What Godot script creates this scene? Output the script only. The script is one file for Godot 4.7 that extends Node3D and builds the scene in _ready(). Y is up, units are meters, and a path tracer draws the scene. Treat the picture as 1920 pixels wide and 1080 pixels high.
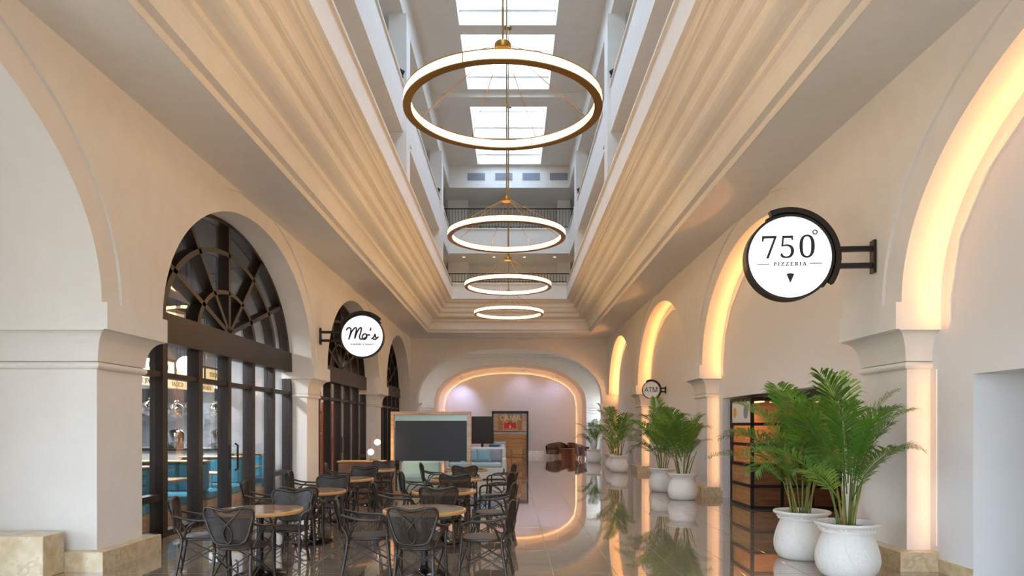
extends Node3D
# A shopping arcade with an atrium. x to the right, y up, the hall runs towards -z; "d" is the depth in metres in front of the camera (z = -d).

const XC := -0.12            # middle of the hall
const WL := -4.70            # hall face of the left arcade
const WR := 4.46             # hall face of the right arcade
const CEIL := 5.74
const BACK_R := 4.95         # wall behind the right arcade
const GLASS_L := -5.25       # shop fronts behind the left arcade
const END_D := 32.3          # end wall with the wide arch
const NEAR_D := -9.0         # entrance behind the camera
const SPRING := 3.12
const BLOCKS := [[-0.4, 1.0], [8.0, 9.4], [16.4, 17.8], [24.8, 26.2]]

var M := {}
var taken := {}
var rng := RandomNumberGenerator.new()

# ------------------------------------------------------------------ mesh builder
class MB:
	var v := PackedVector3Array()
	var n := PackedVector3Array()
	var u := PackedVector2Array()
	var t := Transform3D.IDENTITY

	func tri(a: Vector3, b: Vector3, c: Vector3, na: Vector3, nb: Vector3, nc: Vector3, ua := Vector2.ZERO, ub := Vector2.ZERO, uc := Vector2.ZERO) -> void:
		if (b - a).cross(c - a).dot(na + nb + nc) > 0.0:
			var s := b; b = c; c = s
			s = nb; nb = nc; nc = s
			var w := ub; ub = uc; uc = w
		v.append(t * a); v.append(t * b); v.append(t * c)
		n.append((t.basis * na).normalized()); n.append((t.basis * nb).normalized()); n.append((t.basis * nc).normalized())
		u.append(ua); u.append(ub); u.append(uc)

	func quad(a: Vector3, b: Vector3, c: Vector3, e: Vector3, hint := Vector3.ZERO) -> void:
		var m := (c - a).cross(e - b)
		if m.length() < 1e-9:
			return
		m = m.normalized()
		if hint != Vector3.ZERO and m.dot(hint) < 0.0:
			m = -m
		tri(a, b, c, m, m, m, Vector2(0, 1), Vector2(1, 1), Vector2(1, 0))
		tri(a, c, e, m, m, m, Vector2(0, 1), Vector2(1, 0), Vector2(0, 0))

	func quad_n(a: Vector3, b: Vector3, c: Vector3, e: Vector3, na: Vector3, nb: Vector3, nc: Vector3, ne: Vector3, ua := Vector2(0, 1), ub := Vector2(1, 1), uc := Vector2(1, 0), ue := Vector2(0, 0)) -> void:
		tri(a, b, c, na, nb, nc, ua, ub, uc)
		tri(a, c, e, na, nc, ne, ua, uc, ue)

	func box(c: Vector3, s: Vector3) -> void:
		var h := s * 0.5
		for ax in 3:
			for sg in [-1.0, 1.0]:
				var nn := Vector3.ZERO; nn[ax] = sg
				var p := Vector3.ZERO; p[(ax + 1) % 3] = h[(ax + 1) % 3]
				var q := Vector3.ZERO; q[(ax + 2) % 3] = h[(ax + 2) % 3]
				var o: Vector3 = c + nn * h[ax]
				quad(o - p - q, o + p - q, o + p + q, o - p + q, nn)

	func span(lo: Vector3, hi: Vector3) -> void:
		box((lo + hi) * 0.5, (hi - lo).abs())

	func cbox(c: Vector3, s: Vector3, k := 0.01) -> void:
		var h := s * 0.5
		k = minf(k, minf(h.x, minf(h.y, h.z)) * 0.9)
		var i := h - Vector3(k, k, k)
		for ax in 3:
			var b1 := (ax + 1) % 3
			var b2 := (ax + 2) % 3
			for sg in [-1.0, 1.0]:
				var nn := Vector3.ZERO; nn[ax] = sg
				var p := Vector3.ZERO; p[b1] = i[b1]
				var q := Vector3.ZERO; q[b2] = i[b2]
				var o: Vector3 = c + nn * h[ax]
				quad(o - p - q, o + p - q, o + p + q, o - p + q, nn)
			for s1 in [-1.0, 1.0]:
				for s2 in [-1.0, 1.0]:
					var hint := Vector3.ZERO; hint[b1] = s1; hint[b2] = s2
					var along := Vector3.ZERO; along[ax] = i[ax]
					var e1 := Vector3.ZERO; e1[b1] = s1 * h[b1]; e1[b2] = s2 * i[b2]
					var e2 := Vector3.ZERO; e2[b1] = s1 * i[b1]; e2[b2] = s2 * h[b2]
					quad(c + e1 - along, c + e1 + along, c + e2 + along, c + e2 - along, hint)
		for sx in [-1.0, 1.0]:
			for sy in [-1.0, 1.0]:
				for sz in [-1.0, 1.0]:
					var nn := Vector3(sx, sy, sz).normalized()
					tri(c + Vector3(sx * h.x, sy * i.y, sz * i.z), c + Vector3(sx * i.x, sy * h.y, sz * i.z), c + Vector3(sx * i.x, sy * i.y, sz * h.z), nn, nn, nn)

	func bar(a: Vector3, b: Vector3, w: float, hgt: float, up := Vector3.UP) -> void:
		var z := (b - a).normalized()
		if absf(z.dot(up)) > 0.99:
			up = Vector3.RIGHT
		var x := up.cross(z).normalized()
		var y := z.cross(x).normalized()
		var keep := t
		t = t * Transform3D(Basis(x, y, z), (a + b) * 0.5)
		box(Vector3.ZERO, Vector3(w, hgt, (b - a).length()))
		t = keep

	func tube(p: Array, r: float, sides := 8, closed := false, r_end := -1.0, squash := 1.0) -> void:
		var cnt := p.size()
		var rings := []
		var side := Vector3.ZERO
		for i in cnt:
			var tan: Vector3
			if closed:
				tan = (p[(i + 1) % cnt] - p[(i - 1 + cnt) % cnt]).normalized()
			else:
				tan = (p[mini(i + 1, cnt - 1)] - p[maxi(i - 1, 0)]).normalized()
			if side == Vector3.ZERO:
				side = tan.cross(Vector3.UP if absf(tan.y) < 0.9 else Vector3.RIGHT).normalized()
			side = (side - tan * side.dot(tan)).normalized()
			var up := tan.cross(side)
			var rr := r if r_end < 0.0 else lerpf(r, r_end, float(i) / float(cnt - 1))
			var ring := []
			for k in sides:
				var a := TAU * k / sides
				var dir := side * cos(a) + up * sin(a) * squash
				ring.append([p[i] + dir * rr, dir.normalized()])
			rings.append(ring)
		for i in (cnt if closed else cnt - 1):
			var A: Array = rings[i]
			var B: Array = rings[(i + 1) % cnt]
			for k in sides:
				var k2 := (k + 1) % sides
				quad_n(A[k][0], A[k2][0], B[k2][0], B[k][0], A[k][1], A[k2][1], B[k2][1], B[k][1], Vector2(float(k) / sides, float(i)), Vector2(float(k + 1) / sides, float(i)), Vector2(float(k + 1) / sides, float(i + 1)), Vector2(float(k) / sides, float(i + 1)))
		if not closed:
			for e in [0, cnt - 1]:
				var nn: Vector3 = (p[0] - p[1]).normalized() if e == 0 else (p[cnt - 1] - p[cnt - 2]).normalized()
				for k in range(1, sides - 1):
					tri(rings[e][0][0], rings[e][k][0], rings[e][k + 1][0], nn, nn, nn)

	# profile: Vector2(radius, y) from bottom to top
	func lathe(prof: Array, segs := 32, crease := 0.75) -> void:
		var cnt := prof.size()
		var fn := []
		for i in cnt - 1:
			var e: Vector2 = prof[i + 1] - prof[i]
			fn.append(Vector2(e.y, -e.x).normalized())
		for i in cnt - 1:
			var n0: Vector2 = fn[i]
			var n1: Vector2 = fn[i]
			if i > 0 and fn[i].dot(fn[i - 1]) > crease:
				n0 = (fn[i] + fn[i - 1]).normalized()
			if i < cnt - 2 and fn[i].dot(fn[i + 1]) > crease:
				n1 = (fn[i] + fn[i + 1]).normalized()
			for k in segs:
				var a := TAU * k / segs
				var b := TAU * (k + 1) / segs
				var ca := Vector3(cos(a), 0, sin(a))
				var cb := Vector3(cos(b), 0, sin(b))
				var A: Vector3 = ca * prof[i].x + Vector3.UP * prof[i].y
				var B: Vector3 = cb * prof[i].x + Vector3.UP * prof[i].y
				var C: Vector3 = cb * prof[i + 1].x + Vector3.UP * prof[i + 1].y
				var D: Vector3 = ca * prof[i + 1].x + Vector3.UP * prof[i + 1].y
				quad_n(A, B, C, D, ca * n0.x + Vector3.UP * n0.y, cb * n0.x + Vector3.UP * n0.y, cb * n1.x + Vector3.UP * n1.y, ca * n1.x + Vector3.UP * n1.y, Vector2(float(k) / segs, prof[i].y), Vector2(float(k + 1) / segs, prof[i].y), Vector2(float(k + 1) / segs, prof[i + 1].y), Vector2(float(k) / segs, prof[i + 1].y))

	func disc(c: Vector3, r: float, normal: Vector3, segs := 32) -> void:
		var x := normal.cross(Vector3.UP if absf(normal.y) < 0.9 else Vector3.RIGHT).normalized()
		var y := normal.cross(x)
		for k in segs:
			var a := TAU * k / segs
			var b := TAU * (k + 1) / segs
			tri(c, c + (x * cos(a) + y * sin(a)) * r, c + (x * cos(b) + y * sin(b)) * r, normal, normal, normal)

	func ball(c: Vector3, r: float, segs := 16, scl := Vector3.ONE) -> void:
		var rows := maxi(6, segs / 2)
		for i in rows:
			for k in segs:
				var q := []
				for e in [[i, k], [i, k + 1], [i + 1, k + 1], [i + 1, k]]:
					var la: float = PI * e[0] / rows - PI / 2
					var lo: float = TAU * e[1] / segs
					q.append(Vector3(cos(la) * cos(lo), sin(la), cos(la) * sin(lo)))
				quad_n(c + q[0] * scl * r, c + q[1] * scl * r, c + q[2] * scl * r, c + q[3] * scl * r, q[0] / scl, q[1] / scl, q[2] / scl, q[3] / scl)

	# an outline in the x-y plane, pulled from z0 to z1
	func extrude(poly: PackedVector2Array, z0: float, z1: float) -> void:
		var idx := Geometry2D.triangulate_polygon(poly)
		for i in range(0, idx.size(), 3):
			for z in [z0, z1]:
				var nn := Vector3(0, 0, signf(z - (z0 + z1) * 0.5))
				tri(Vector3(poly[idx[i]].x, poly[idx[i]].y, z), Vector3(poly[idx[i + 1]].x, poly[idx[i + 1]].y, z), Vector3(poly[idx[i + 2]].x, poly[idx[i + 2]].y, z), nn, nn, nn)
		var cw := Geometry2D.is_polygon_clockwise(poly)
		for i in poly.size():
			var a := poly[i]
			var b := poly[(i + 1) % poly.size()]
			var e := b - a
			var nn := Vector3(e.y, -e.x, 0) * (-1.0 if cw else 1.0)
			quad(Vector3(a.x, a.y, z0), Vector3(b.x, b.y, z0), Vector3(b.x, b.y, z1), Vector3(a.x, a.y, z1), nn)

	func mesh() -> ArrayMesh:
		var m := ArrayMesh.new()
		var arr := []
		arr.resize(Mesh.ARRAY_MAX)
		arr[Mesh.ARRAY_VERTEX] = v
		arr[Mesh.ARRAY_NORMAL] = n
		arr[Mesh.ARRAY_TEX_UV] = u
		m.add_surface_from_arrays(Mesh.PRIMITIVE_TRIANGLES, arr)
		return m

# ------------------------------------------------------------------ nodes
func numbered(called: String) -> String:
	if not taken.has(called):
		taken[called] = 0
		return called
	taken[called] += 1
	return "%s_%03d" % [called, taken[called]]

func part(called: String, mb, mat: Material, parent: Node3D, label := "") -> MeshInstance3D:
	var o := MeshInstance3D.new()
	o.name = called
	o.mesh = mb.mesh() if mb is MB else mb
	o.material_override = null
	for s in o.mesh.get_surface_count():
		o.set_surface_override_material(s, mat)
	if label:
		o.set_meta("label", label)
	parent.add_child(o, true)
	return o

func tag(o: Node3D, label: String, category: String, group := "") -> Node3D:
	o.set_meta("label", label)
	o.set_meta("category", category)
	if group:
		o.set_meta("group", group)
	return o

func thing(called: String, label: String, category: String, at := Vector3.ZERO, turn := 0.0, group := "") -> Node3D:
	var o := Node3D.new()
	o.name = numbered(called)
	add_child(o)
	o.position = at
	o.rotation.y = turn
	return tag(o, label, category, group)

func copy_of(o: Node3D, called: String, label: String, at: Vector3, turn := 0.0) -> Node3D:
	var c: Node3D = o.duplicate()
	c.name = numbered(called)
	add_child(c)
	c.position = at
	c.rotation.y = turn
	c.set_meta("label", label)
	return c

func setting(called: String, label: String, category: String) -> Node3D:
	var o := Node3D.new()
	o.name = numbered(called)
	add_child(o)
	o.set_meta("kind", "structure")
	tag(o, label, category)
	return o

func P(x: float, y: float, d: float) -> Vector3:
	return Vector3(x, y, -d)

func area(parent: Node3D, at: Vector3, face: Vector3, w: float, h: float, col: Color, e: float, along := Vector3.UP) -> AreaLight3D:
	var l := AreaLight3D.new()
	l.name = "light"
	parent.add_child(l, true)
	var z := -face.normalized()
	var y := (along - z * along.dot(z)).normalized()
	l.global_transform = Transform3D(Basis(y.cross(z), y, z), at)
	l.area_size = Vector2(w, h)
	l.light_color = col
	l.light_energy = e
	l.area_range = 60.0
	l.shadow_enabled = true
	return l

func omni(parent: Node3D, at: Vector3, col: Color, e: float, size := 0.05) -> OmniLight3D:
	var l := OmniLight3D.new()
	l.name = "light"
	parent.add_child(l, true)
	l.position = at
	l.light_color = col
	l.light_energy = e
	l.light_size = size
	l.omni_range = 60.0
	l.omni_attenuation = 2.0
	l.shadow_enabled = true
	return l

# ------------------------------------------------------------------ materials
func mat(albedo: Color, rough := 0.6, metal := 0.0, spec := 0.5) -> StandardMaterial3D:
	var m := StandardMaterial3D.new()
	m.albedo_color = albedo
	m.roughness = rough
	m.metallic = metal
	m.metallic_specular = spec
	return m

func c8(r: int, g: int, b: int) -> Color:
	return Color(r / 255.0, g / 255.0, b / 255.0)

func noise_tex(freq: float, oct: int, ramp: Array, sd := 1, size := 512, kind := FastNoiseLite.TYPE_SIMPLEX_SMOOTH, warp := 0.0, as_normal := false, bump := 4.0) -> NoiseTexture2D:
	var f := FastNoiseLite.new()
	f.noise_type = kind
	f.frequency = freq
	f.fractal_octaves = oct
	f.seed = sd
	if warp > 0.0:
		f.domain_warp_enabled = true
		f.domain_warp_amplitude = warp
		f.domain_warp_frequency = freq * 0.6
	var tx := NoiseTexture2D.new()
	tx.width = size
	tx.height = size
	tx.seamless = true
	tx.noise = f
	if as_normal:
		tx.as_normal_map = true
		tx.bump_strength = bump
	elif ramp.size():
		var g := Gradient.new()
		var offs := PackedFloat32Array()
		var cols := PackedColorArray()
		for r in ramp:
			offs.append(r[0]); cols.append(r[1])
		g.offsets = offs
		g.colors = cols
		tx.color_ramp = g
	return tx

func textured(tx: Texture2D, scale: Vector3, rough: float, metal := 0.0, spec := 0.5, world := true) -> StandardMaterial3D:
	var m := mat(Color.WHITE, rough, metal, spec)
	m.albedo_texture = tx
	m.uv1_triplanar = true
	m.uv1_world_triplanar = world
	m.uv1_scale = scale
	return m

func glow(col: Color, e: float) -> StandardMaterial3D:
	var m := mat(Color(0.9, 0.9, 0.9), 0.5)
	m.emission_enabled = true
	m.emission = col
	m.emission_energy_multiplier = e
	return m

func pane(tint: Color, alpha: float) -> StandardMaterial3D:
	var m := mat(Color(tint.r, tint.g, tint.b, alpha), 0.02)
	m.transparency = BaseMaterial3D.TRANSPARENCY_ALPHA
	return m

func wood_tex(dark: Color, mid: Color, light: Color, sd: int) -> ImageTexture:
	var im := Image.create(256, 256, false, Image.FORMAT_RGB8)
	var f := FastNoiseLite.new()
	f.seed = sd
	f.frequency = 0.02
	f.fractal_octaves = 3
	var g := FastNoiseLite.new()
	g.seed = sd + 9
	g.frequency = 0.25
	for y in 256:
		for x in 256:
			var a := f.get_noise_2d(x * 0.25, y * 3.2) * 0.5 + 0.5
			var b := g.get_noise_2d(x * 0.12, y * 2.0) * 0.12
			var k := clampf(a + b, 0.0, 1.0)
			im.set_pixel(x, y, dark.lerp(mid, clampf(k * 2.0, 0, 1)).lerp(light, clampf(k * 2.0 - 1.0, 0, 1)))
	return ImageTexture.create_from_image(im)

func make_materials() -> void:
	var pl := noise_tex(0.012, 4, [[0.0, c8(226, 221, 213)], [1.0, c8(231, 227, 219)]], 3)
	M.plaster = textured(pl, Vector3(0.35, 0.35, 0.35), 0.85, 0.0, 0.3)
	M.paint = mat(c8(232, 232, 230), 0.8, 0.0, 0.3)
	var mb_ramp := [[0.0, c8(128, 110, 90)], [0.35, c8(152, 132, 109)], [0.55, c8(166, 146, 122)], [0.72, c8(146, 126, 104)], [1.0, c8(180, 163, 139)]]
	var mtex := noise_tex(0.006, 5, mb_ramp, 11, 1024, FastNoiseLite.TYPE_SIMPLEX_SMOOTH, 60.0)
	M.floor = []
	for i in 4:
		var m := textured(mtex, Vector3(0.33, 0.33, 0.33), 0.045, 0.0, 0.75)
		m.uv1_offset = Vector3(0.31 * i, 0.17 * i, 0.57 * i)
		m.clearcoat_enabled = true
		m.clearcoat = 1.0
		m.clearcoat_roughness = 0.03
		M.floor.append(m)
	M.grout = mat(c8(178, 164, 144), 0.5)
	var cr := noise_tex(0.008, 5, [[0.0, c8(190, 165, 122)], [0.4, c8(205, 184, 146)], [0.6, c8(216, 198, 164)], [0.78, c8(196, 172, 130)], [1.0, c8(228, 214, 188)]], 21, 512, FastNoiseLite.TYPE_SIMPLEX_SMOOTH, 50.0)
	M.cream_marble = textured(cr, Vector3(0.8, 0.8, 0.8), 0.22, 0.0, 0.5)
	M.bronze = mat(c8(38, 29, 24), 0.45, 0.25)
	M.black_metal = mat(c8(24, 22, 21), 0.45, 0.3)
	M.brass = mat(c8(168, 124, 58), 0.32, 0.9)
	M.chrome = mat(c8(215, 218, 222), 0.08, 1.0)
	M.steel = mat(c8(170, 174, 178), 0.3, 0.9)
	M.ring_glow = glow(c8(255, 226, 176), 2.2)
	M.led = glow(c8(255, 200, 136), 1.6)
	M.pane = pane(Color(0.92, 0.96, 0.97), 0.02)
	M.sky_pane = pane(Color(0.86, 0.92, 1.0), 0.4)
	M.white = mat(c8(236, 235, 232), 0.55)
	M.pot = textured(noise_tex(0.03, 4, [[0.0, c8(226, 223, 215)], [1.0, c8(240, 238, 232)]], 5), Vector3(1.5, 1.5, 1.5), 0.6, 0.0, 0.4)
	M.soil = textured(noise_tex(0.08, 4, [[0.0, c8(38, 28, 20)], [1.0, c8(82, 64, 46)]], 6, 256), Vector3(3, 3, 3), 0.95)
	M.oak = textured(wood_tex(c8(150, 104, 60), c8(184, 138, 88), c8(204, 162, 112), 4), Vector3(0.9, 0.9, 0.9), 0.3, 0.0, 0.5, false)
	M.oak_edge = textured(wood_tex(c8(176, 124, 66), c8(206, 154, 92), c8(220, 174, 112), 8), Vector3(0.7, 2.0, 0.7), 0.35, 0.0, 0.5, false)
	M.walnut = textured(wood_tex(c8(72, 44, 24), c8(112, 72, 40), c8(134, 90, 54), 14), Vector3(0.8, 0.8, 0.8), 0.42)
	M.tan_wood = textured(wood_tex(c8(146, 100, 52), c8(176, 130, 76), c8(194, 150, 94), 24), Vector3(0.6, 0.6, 0.6), 0.5)
	var cane := wood_tex(c8(22, 16, 11), c8(44, 33, 23), c8(68, 52, 36), 31)
	M.cane = textured(cane, Vector3(5, 5, 5), 0.36, 0.0, 0.5, false)
	M.cane_seat = textured(weave_tex(c8(24, 18, 14), c8(62, 48, 37)), Vector3(9, 9, 9), 0.5, 0.0, 0.5, false)
	M.strand = mat(c8(42, 33, 25), 0.4)
	M.teal = mat(c8(8, 122, 146), 0.75)
	M.teal.rim_enabled = true
	M.teal.rim = 0.5
	M.leather = textured(noise_tex(0.03, 4, [[0.0, c8(72, 44, 30)], [1.0, c8(108, 70, 48)]], 41, 256), Vector3(1.5, 1.5, 1.5), 0.45)
	M.screen = mat(c8(22, 22, 24), 0.5)
	M.mint = mat(c8(176, 196, 182), 0.7)
	M.sofa = mat(c8(205, 208, 200), 0.8)
	M.sofa_seat = mat(c8(168, 190, 196), 0.8)
	M.pillow_blue = mat(c8(130, 172, 190), 0.85)
	M.pillow_grey = mat(c8(138, 142, 158), 0.85)
	M.pillow_navy = mat(c8(58, 74, 104), 0.85)
	M.sign_face = glow(c8(238, 238, 250), 0.7)
	M.ink = mat(c8(26, 24, 26), 0.6)
	M.vent = mat(c8(150, 156, 168), 0.5, 0.4)
	M.shop_wall = mat(c8(178, 182, 184), 0.7)
	M.shop_dark = mat(c8(40, 46, 54), 0.8)
	M.orange = mat(c8(196, 98, 44), 0.6)
	M.red = mat(c8(186, 28, 28), 0.5)

func weave_tex(dark: Color, light: Color) -> ImageTexture:
	var im := Image.create(128, 128, false, Image.FORMAT_RGB8)
	for y in 128:
		for x in 128:
			var cx := x / 8
			var cy := y / 8
			var over := (cx + cy) % 2 == 0
			var gap := (x % 8 == 0) if over else (y % 8 == 0)
			var k := 0.0 if gap else (1.0 if over else 0.7)
			im.set_pixel(x, y, dark.lerp(light, clampf(k, 0, 1)))
	return ImageTexture.create_from_image(im)

# ------------------------------------------------------------------ the building
func arch_pt(d0: float, d1: float, spring: float, rise: float, t: float, ex := 2.0) -> Vector2:
	var a := PI * t
	var c := cos(a)
	var s := sin(a)
	return Vector2((d0 + d1) * 0.5 - signf(c) * pow(absf(c), 2.0 / ex) * (d1 - d0) * 0.5, spring + pow(absf(s), 2.0 / ex) * rise)

# wall above an arch that runs along the hall: hall face at xf, far face at xb, with a sunk band of width w round the opening
func arch_wall(mb: MB, band: MB, xf: float, xb: float, d0: float, d1: float, spring: float, rise: float, w: float, top: float, segs := 48) -> void:
	var nf := Vector3(signf(xf - xb), 0, 0)
	var xr := xf + signf(xf) * 0.035
	var hx := (d1 - d0) * 0.5
	var dm := (d0 + d1) * 0.5
	var prev := []
	for i in segs + 1:
		var a := arch_pt(d0, d1, spring, rise, float(i) / segs)
		var nn := Vector2((a.x - dm) / (hx * hx), (a.y - spring) / (rise * rise)).normalized()
		var o := a + nn * w
		o.y = minf(o.y, top)
		if prev:
			var b: Vector2 = prev[0]
			var q: Vector2 = prev[1]
			var m: Vector2 = prev[2]
			mb.quad(P(xf, o.y, o.x), P(xf, q.y, q.x), P(xf, top, q.x), P(xf, top, o.x), nf)
			mb.quad(P(xb, a.y, a.x), P(xb, b.y, b.x), P(xb, top, b.x), P(xb, top, a.x), -nf)
			mb.quad(P(xf, o.y, o.x), P(xf, q.y, q.x), P(xr, q.y, q.x), P(xr, o.y, o.x), Vector3(0, -nn.y, nn.x))
			band.quad(P(xr, a.y, a.x), P(xr, b.y, b.x), P(xr, q.y, q.x), P(xr, o.y, o.x), nf)
			var na := Vector3(0, -nn.y, nn.x)
			var nb := Vector3(0, -m.y, m.x)
			mb.quad_n(P(xr, a.y, a.x), P(xr, b.y, b.x), P(xb, b.y, b.x), P(xb, a.y, a.x), na, nb, nb, na)
		prev = [a, o, nn]

# piers: rectangular loft; sections are [y, offset]
func loft(mb: MB, xs: float, xb: float, d0: float, d1: float, sec: Array) -> void:
	var sg := signf(xs)
	for i in sec.size() - 1:
		var q := []
		for e in [sec[i], sec[i + 1]]:
			var o: float = e[1]
			q.append([P(xb, e[0], d0 - o), P(xs - sg * o, e[0], d0 - o), P(xs - sg * o, e[0], d1 + o), P(xb, e[0], d1 + o)])
		for k in 3:
			var hint := [Vector3(0, 0, 1), Vector3(-sg, 0, 0), Vector3(0, 0, -1)][k] as Vector3
			if absf(sec[i + 1][0] - sec[i][0]) < 0.0005:
				hint = Vector3.UP if sec[i + 1][1] < sec[i][1] else Vector3.DOWN
			mb.quad(q[0][k], q[0][k + 1], q[1][k + 1], q[1][k], hint)

func pier(parent: Node3D, xw: float, xs: float, xb: float, d0: float, d1: float) -> void:
	var sg := signf(xw)
	var m := MB.new()
	loft(m, xs, xb, d0 + 0.2, d1 - 0.2, [[0.0, 0.0], [2.42, 0.0]])
	part("pier_shaft", m, M.plaster, parent)
	m = MB.new()
	var sec := []
	for i in 9:                                   # torus at the foot of the capital
		var a := PI * i / 8.0
		sec.append([2.36 + 0.045 * (1.0 - cos(a)), 0.05 * sin(a)])
	for i in 11:                                  # hollow that flares to the block
		var a := PI * 0.5 * i / 10.0
		sec.append([2.455 + 0.345 * sin(a), 0.03 + 0.17 * (1.0 - cos(a))])
	sec.append([2.81, 0.2])
	loft(m, xs, xb, d0 + 0.2, d1 - 0.2, sec)
	part("capital", m, M.plaster, parent)
	m = MB.new()
	m.span(P(xw - sg * 0.03, 2.81, d0), P(xb, SPRING, d1))
	part("impost_block", m, M.plaster, parent)
	m = MB.new()
	m.span(P(xw, SPRING, d0 + 0.36), P(xb, CEIL + 0.05, d1 - 0.36))
	part("wall_panel", m, M.plaster, parent)
	m = MB.new()
	loft(m, xs, xb, d0 + 0.2, d1 - 0.2, [[0.0, 0.17], [0.222, 0.17], [0.225, 0.165], [0.2255, 0.0]])
	part("plinth", m, M.cream_marble, parent, "cream marble plinth at the foot of a pier")

const RISE := 2.32

func build_left_wall() -> void:
	var w := setting("wall_left", "cream plaster arcade wall with deep arches along the left", "wall")
	for k in BLOCKS.size():
		var b: Array = BLOCKS[k]
		pier(w, WL, -4.91, -7.2 if k < 2 else -5.45, b[0], b[1])
	for k in 4:
		var d0: float = BLOCKS[k][1]
		var d1: float = BLOCKS[k + 1][0] if k < 3 else 32.2
		var m := MB.new()
		var band := MB.new()
		arch_wall(m, band, WL, -7.2 if k == 0 else -5.45, d0, d1, SPRING, RISE, 0.36, CEIL + 0.05)
		part("arch", m, M.plaster, w)
		part("arch_band", band, M.plaster, w)
	var m := MB.new()                              # behind the camera
	m.span(P(WL, 0, NEAR_D), P(-5.45, CEIL + 0.05, -0.4))
	m.span(P(-7.2, 0, NEAR_D), P(-7.45, CEIL, 0.6))  # outer wall round the side entrance
	m.span(P(-7.2, 3.1, 0.6), P(-7.45, CEIL, 8.7))
	m.span(P(-7.2, 0, 5.2), P(-7.45, 3.1, 8.7))
	part("wall_panel", m, M.plaster, w)
	m = MB.new()
	m.cbox(P(-6.2, 0.235, 7.84), Vector3(2.04, 0.47, 0.36), 0.006)
	var blk := part("wall_base", m, M.cream_marble, self)
	blk.name = numbered("marble_block")
	tag(blk, "cream marble block at the far left against the white pier", "block")

func build_right_wall() -> void:
	var w := setting("wall_right", "pale plaster arcade wall with glowing arches along the right", "wall")
	for b in BLOCKS:
		pier(w, WR, 4.67, BACK_R + 0.02, b[0], b[1])
	for k in 4:
		var d0: float = BLOCKS[k][1]
		var d1: float = BLOCKS[k + 1][0] if k < 3 else 32.2
		var m := MB.new()
		var band := MB.new()
		arch_wall(m, band, WR, BACK_R + 0.02, d0, d1, SPRING, RISE, 0.36, CEIL + 0.05)
		part("arch", m, M.plaster, w)
		part("arch_band", band, M.plaster, w)
	var m := MB.new()
	m.span(P(WR, 0, NEAR_D), P(BACK_R, CEIL + 0.05, -0.4))
	part("wall_panel", m, M.plaster, w)
	# the wall behind the arcade with its openings
	var bw := setting("wall_right_back", "white wall behind the right arcade with recessed openings", "wall")
	var x0 := BACK_R
	var x1 := BACK_R + 0.3
	var holes := [[5.4, 7.44, 2.25], [10.4, 16.3, 2.33], [28.3, 29.6, 2.2], [33.05, 34.85, 3.3]]
	m = MB.new()
	var from := NEAR_D
	for hh in holes:
		m.span(P(x0, 0, from), P(x1, CEIL, hh[0]))
		m.span(P(x0, hh[2], hh[0]), P(x1, CEIL, hh[1]))
		from = hh[1]
	m.span(P(x0, 0, from), P(x1, CEIL, 38.4))
	part("wall_panel", m, M.paint, bw)
	m = MB.new()                                   # the recess nearest the camera
	m.span(P(x1, 0, 7.44), P(x1 + 1.5, 2.5, 7.64))
	m.span(P(x1, 0, 5.2), P(x1 + 1.5, 2.5, 5.4))
	m.span(P(x1 + 1.3, 0, 5.4), P(x1 + 1.5, 2.5, 7.44))
	m.span(P(x1, 2.25, 5.4), P(x1 + 1.3, 2.5, 7.44))
	m.span(P(x1, 0, 16.3), P(x1 + 3.6, 3.0, 16.5))  # the pizzeria's recess
	m.span(P(x1, 0, 10.2), P(x1 + 3.6, 3.0, 10.4))
	m.span(P(x1 + 3.4, 0, 10.4), P(x1 + 3.6, 3.0, 16.3))
	m.span(P(x1, 2.7, 10.4), P(x1 + 3.4, 3.0, 16.3))
	part("recess", m, M.paint, bw)
	m = MB.new()
	m.span(P(x1, 0, 28.1), P(x1 + 1.2, 2.4, 28.3))
	m.span(P(x1, 0, 29.6), P(x1 + 1.2, 2.4, 29.8))
	m.span(P(x1 + 1.0, 0, 28.3), P(x1 + 1.2, 2.4, 29.6))
	m.span(P(x1, 2.2, 28.3), P(x1 + 1.0, 2.4, 29.6))
	part("lobby", m, M.walnut, bw, "dark brown wooden lobby behind the palms")
	var gw := setting("window_22", "glazed side door of the far bay on the right", "window")
	for i in 4:
		m = MB.new()
		m.span(P(x0 + 0.1, 0, 33.05 + i * 0.58), P(x0 + 0.18, 3.3, 33.11 + i * 0.58))
		part("window_bar", m, M.black_metal, gw)
		if i < 3:
			m = MB.new()
			m.span(P(x0 + 0.13, 0.02, 33.11 + i * 0.58), P(x0 + 0.14, 3.3, 33.63 + i * 0.58))
			part("pane", m, M.pane, gw)
	var bb := setting("baseboard_right", "cream marble skirting along the right wall", "baseboard")
	m = MB.new()
	from = NEAR_D
	for hh in holes:
		m.span(P(x0 - 0.015, 0, from), P(x0, 0.15, hh[0]))
		from = hh[1]
	m.span(P(x0 - 0.015, 0, from), P(x0, 0.15, 38.2))
	part("skirting", m, M.cream_marble, bb)

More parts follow.
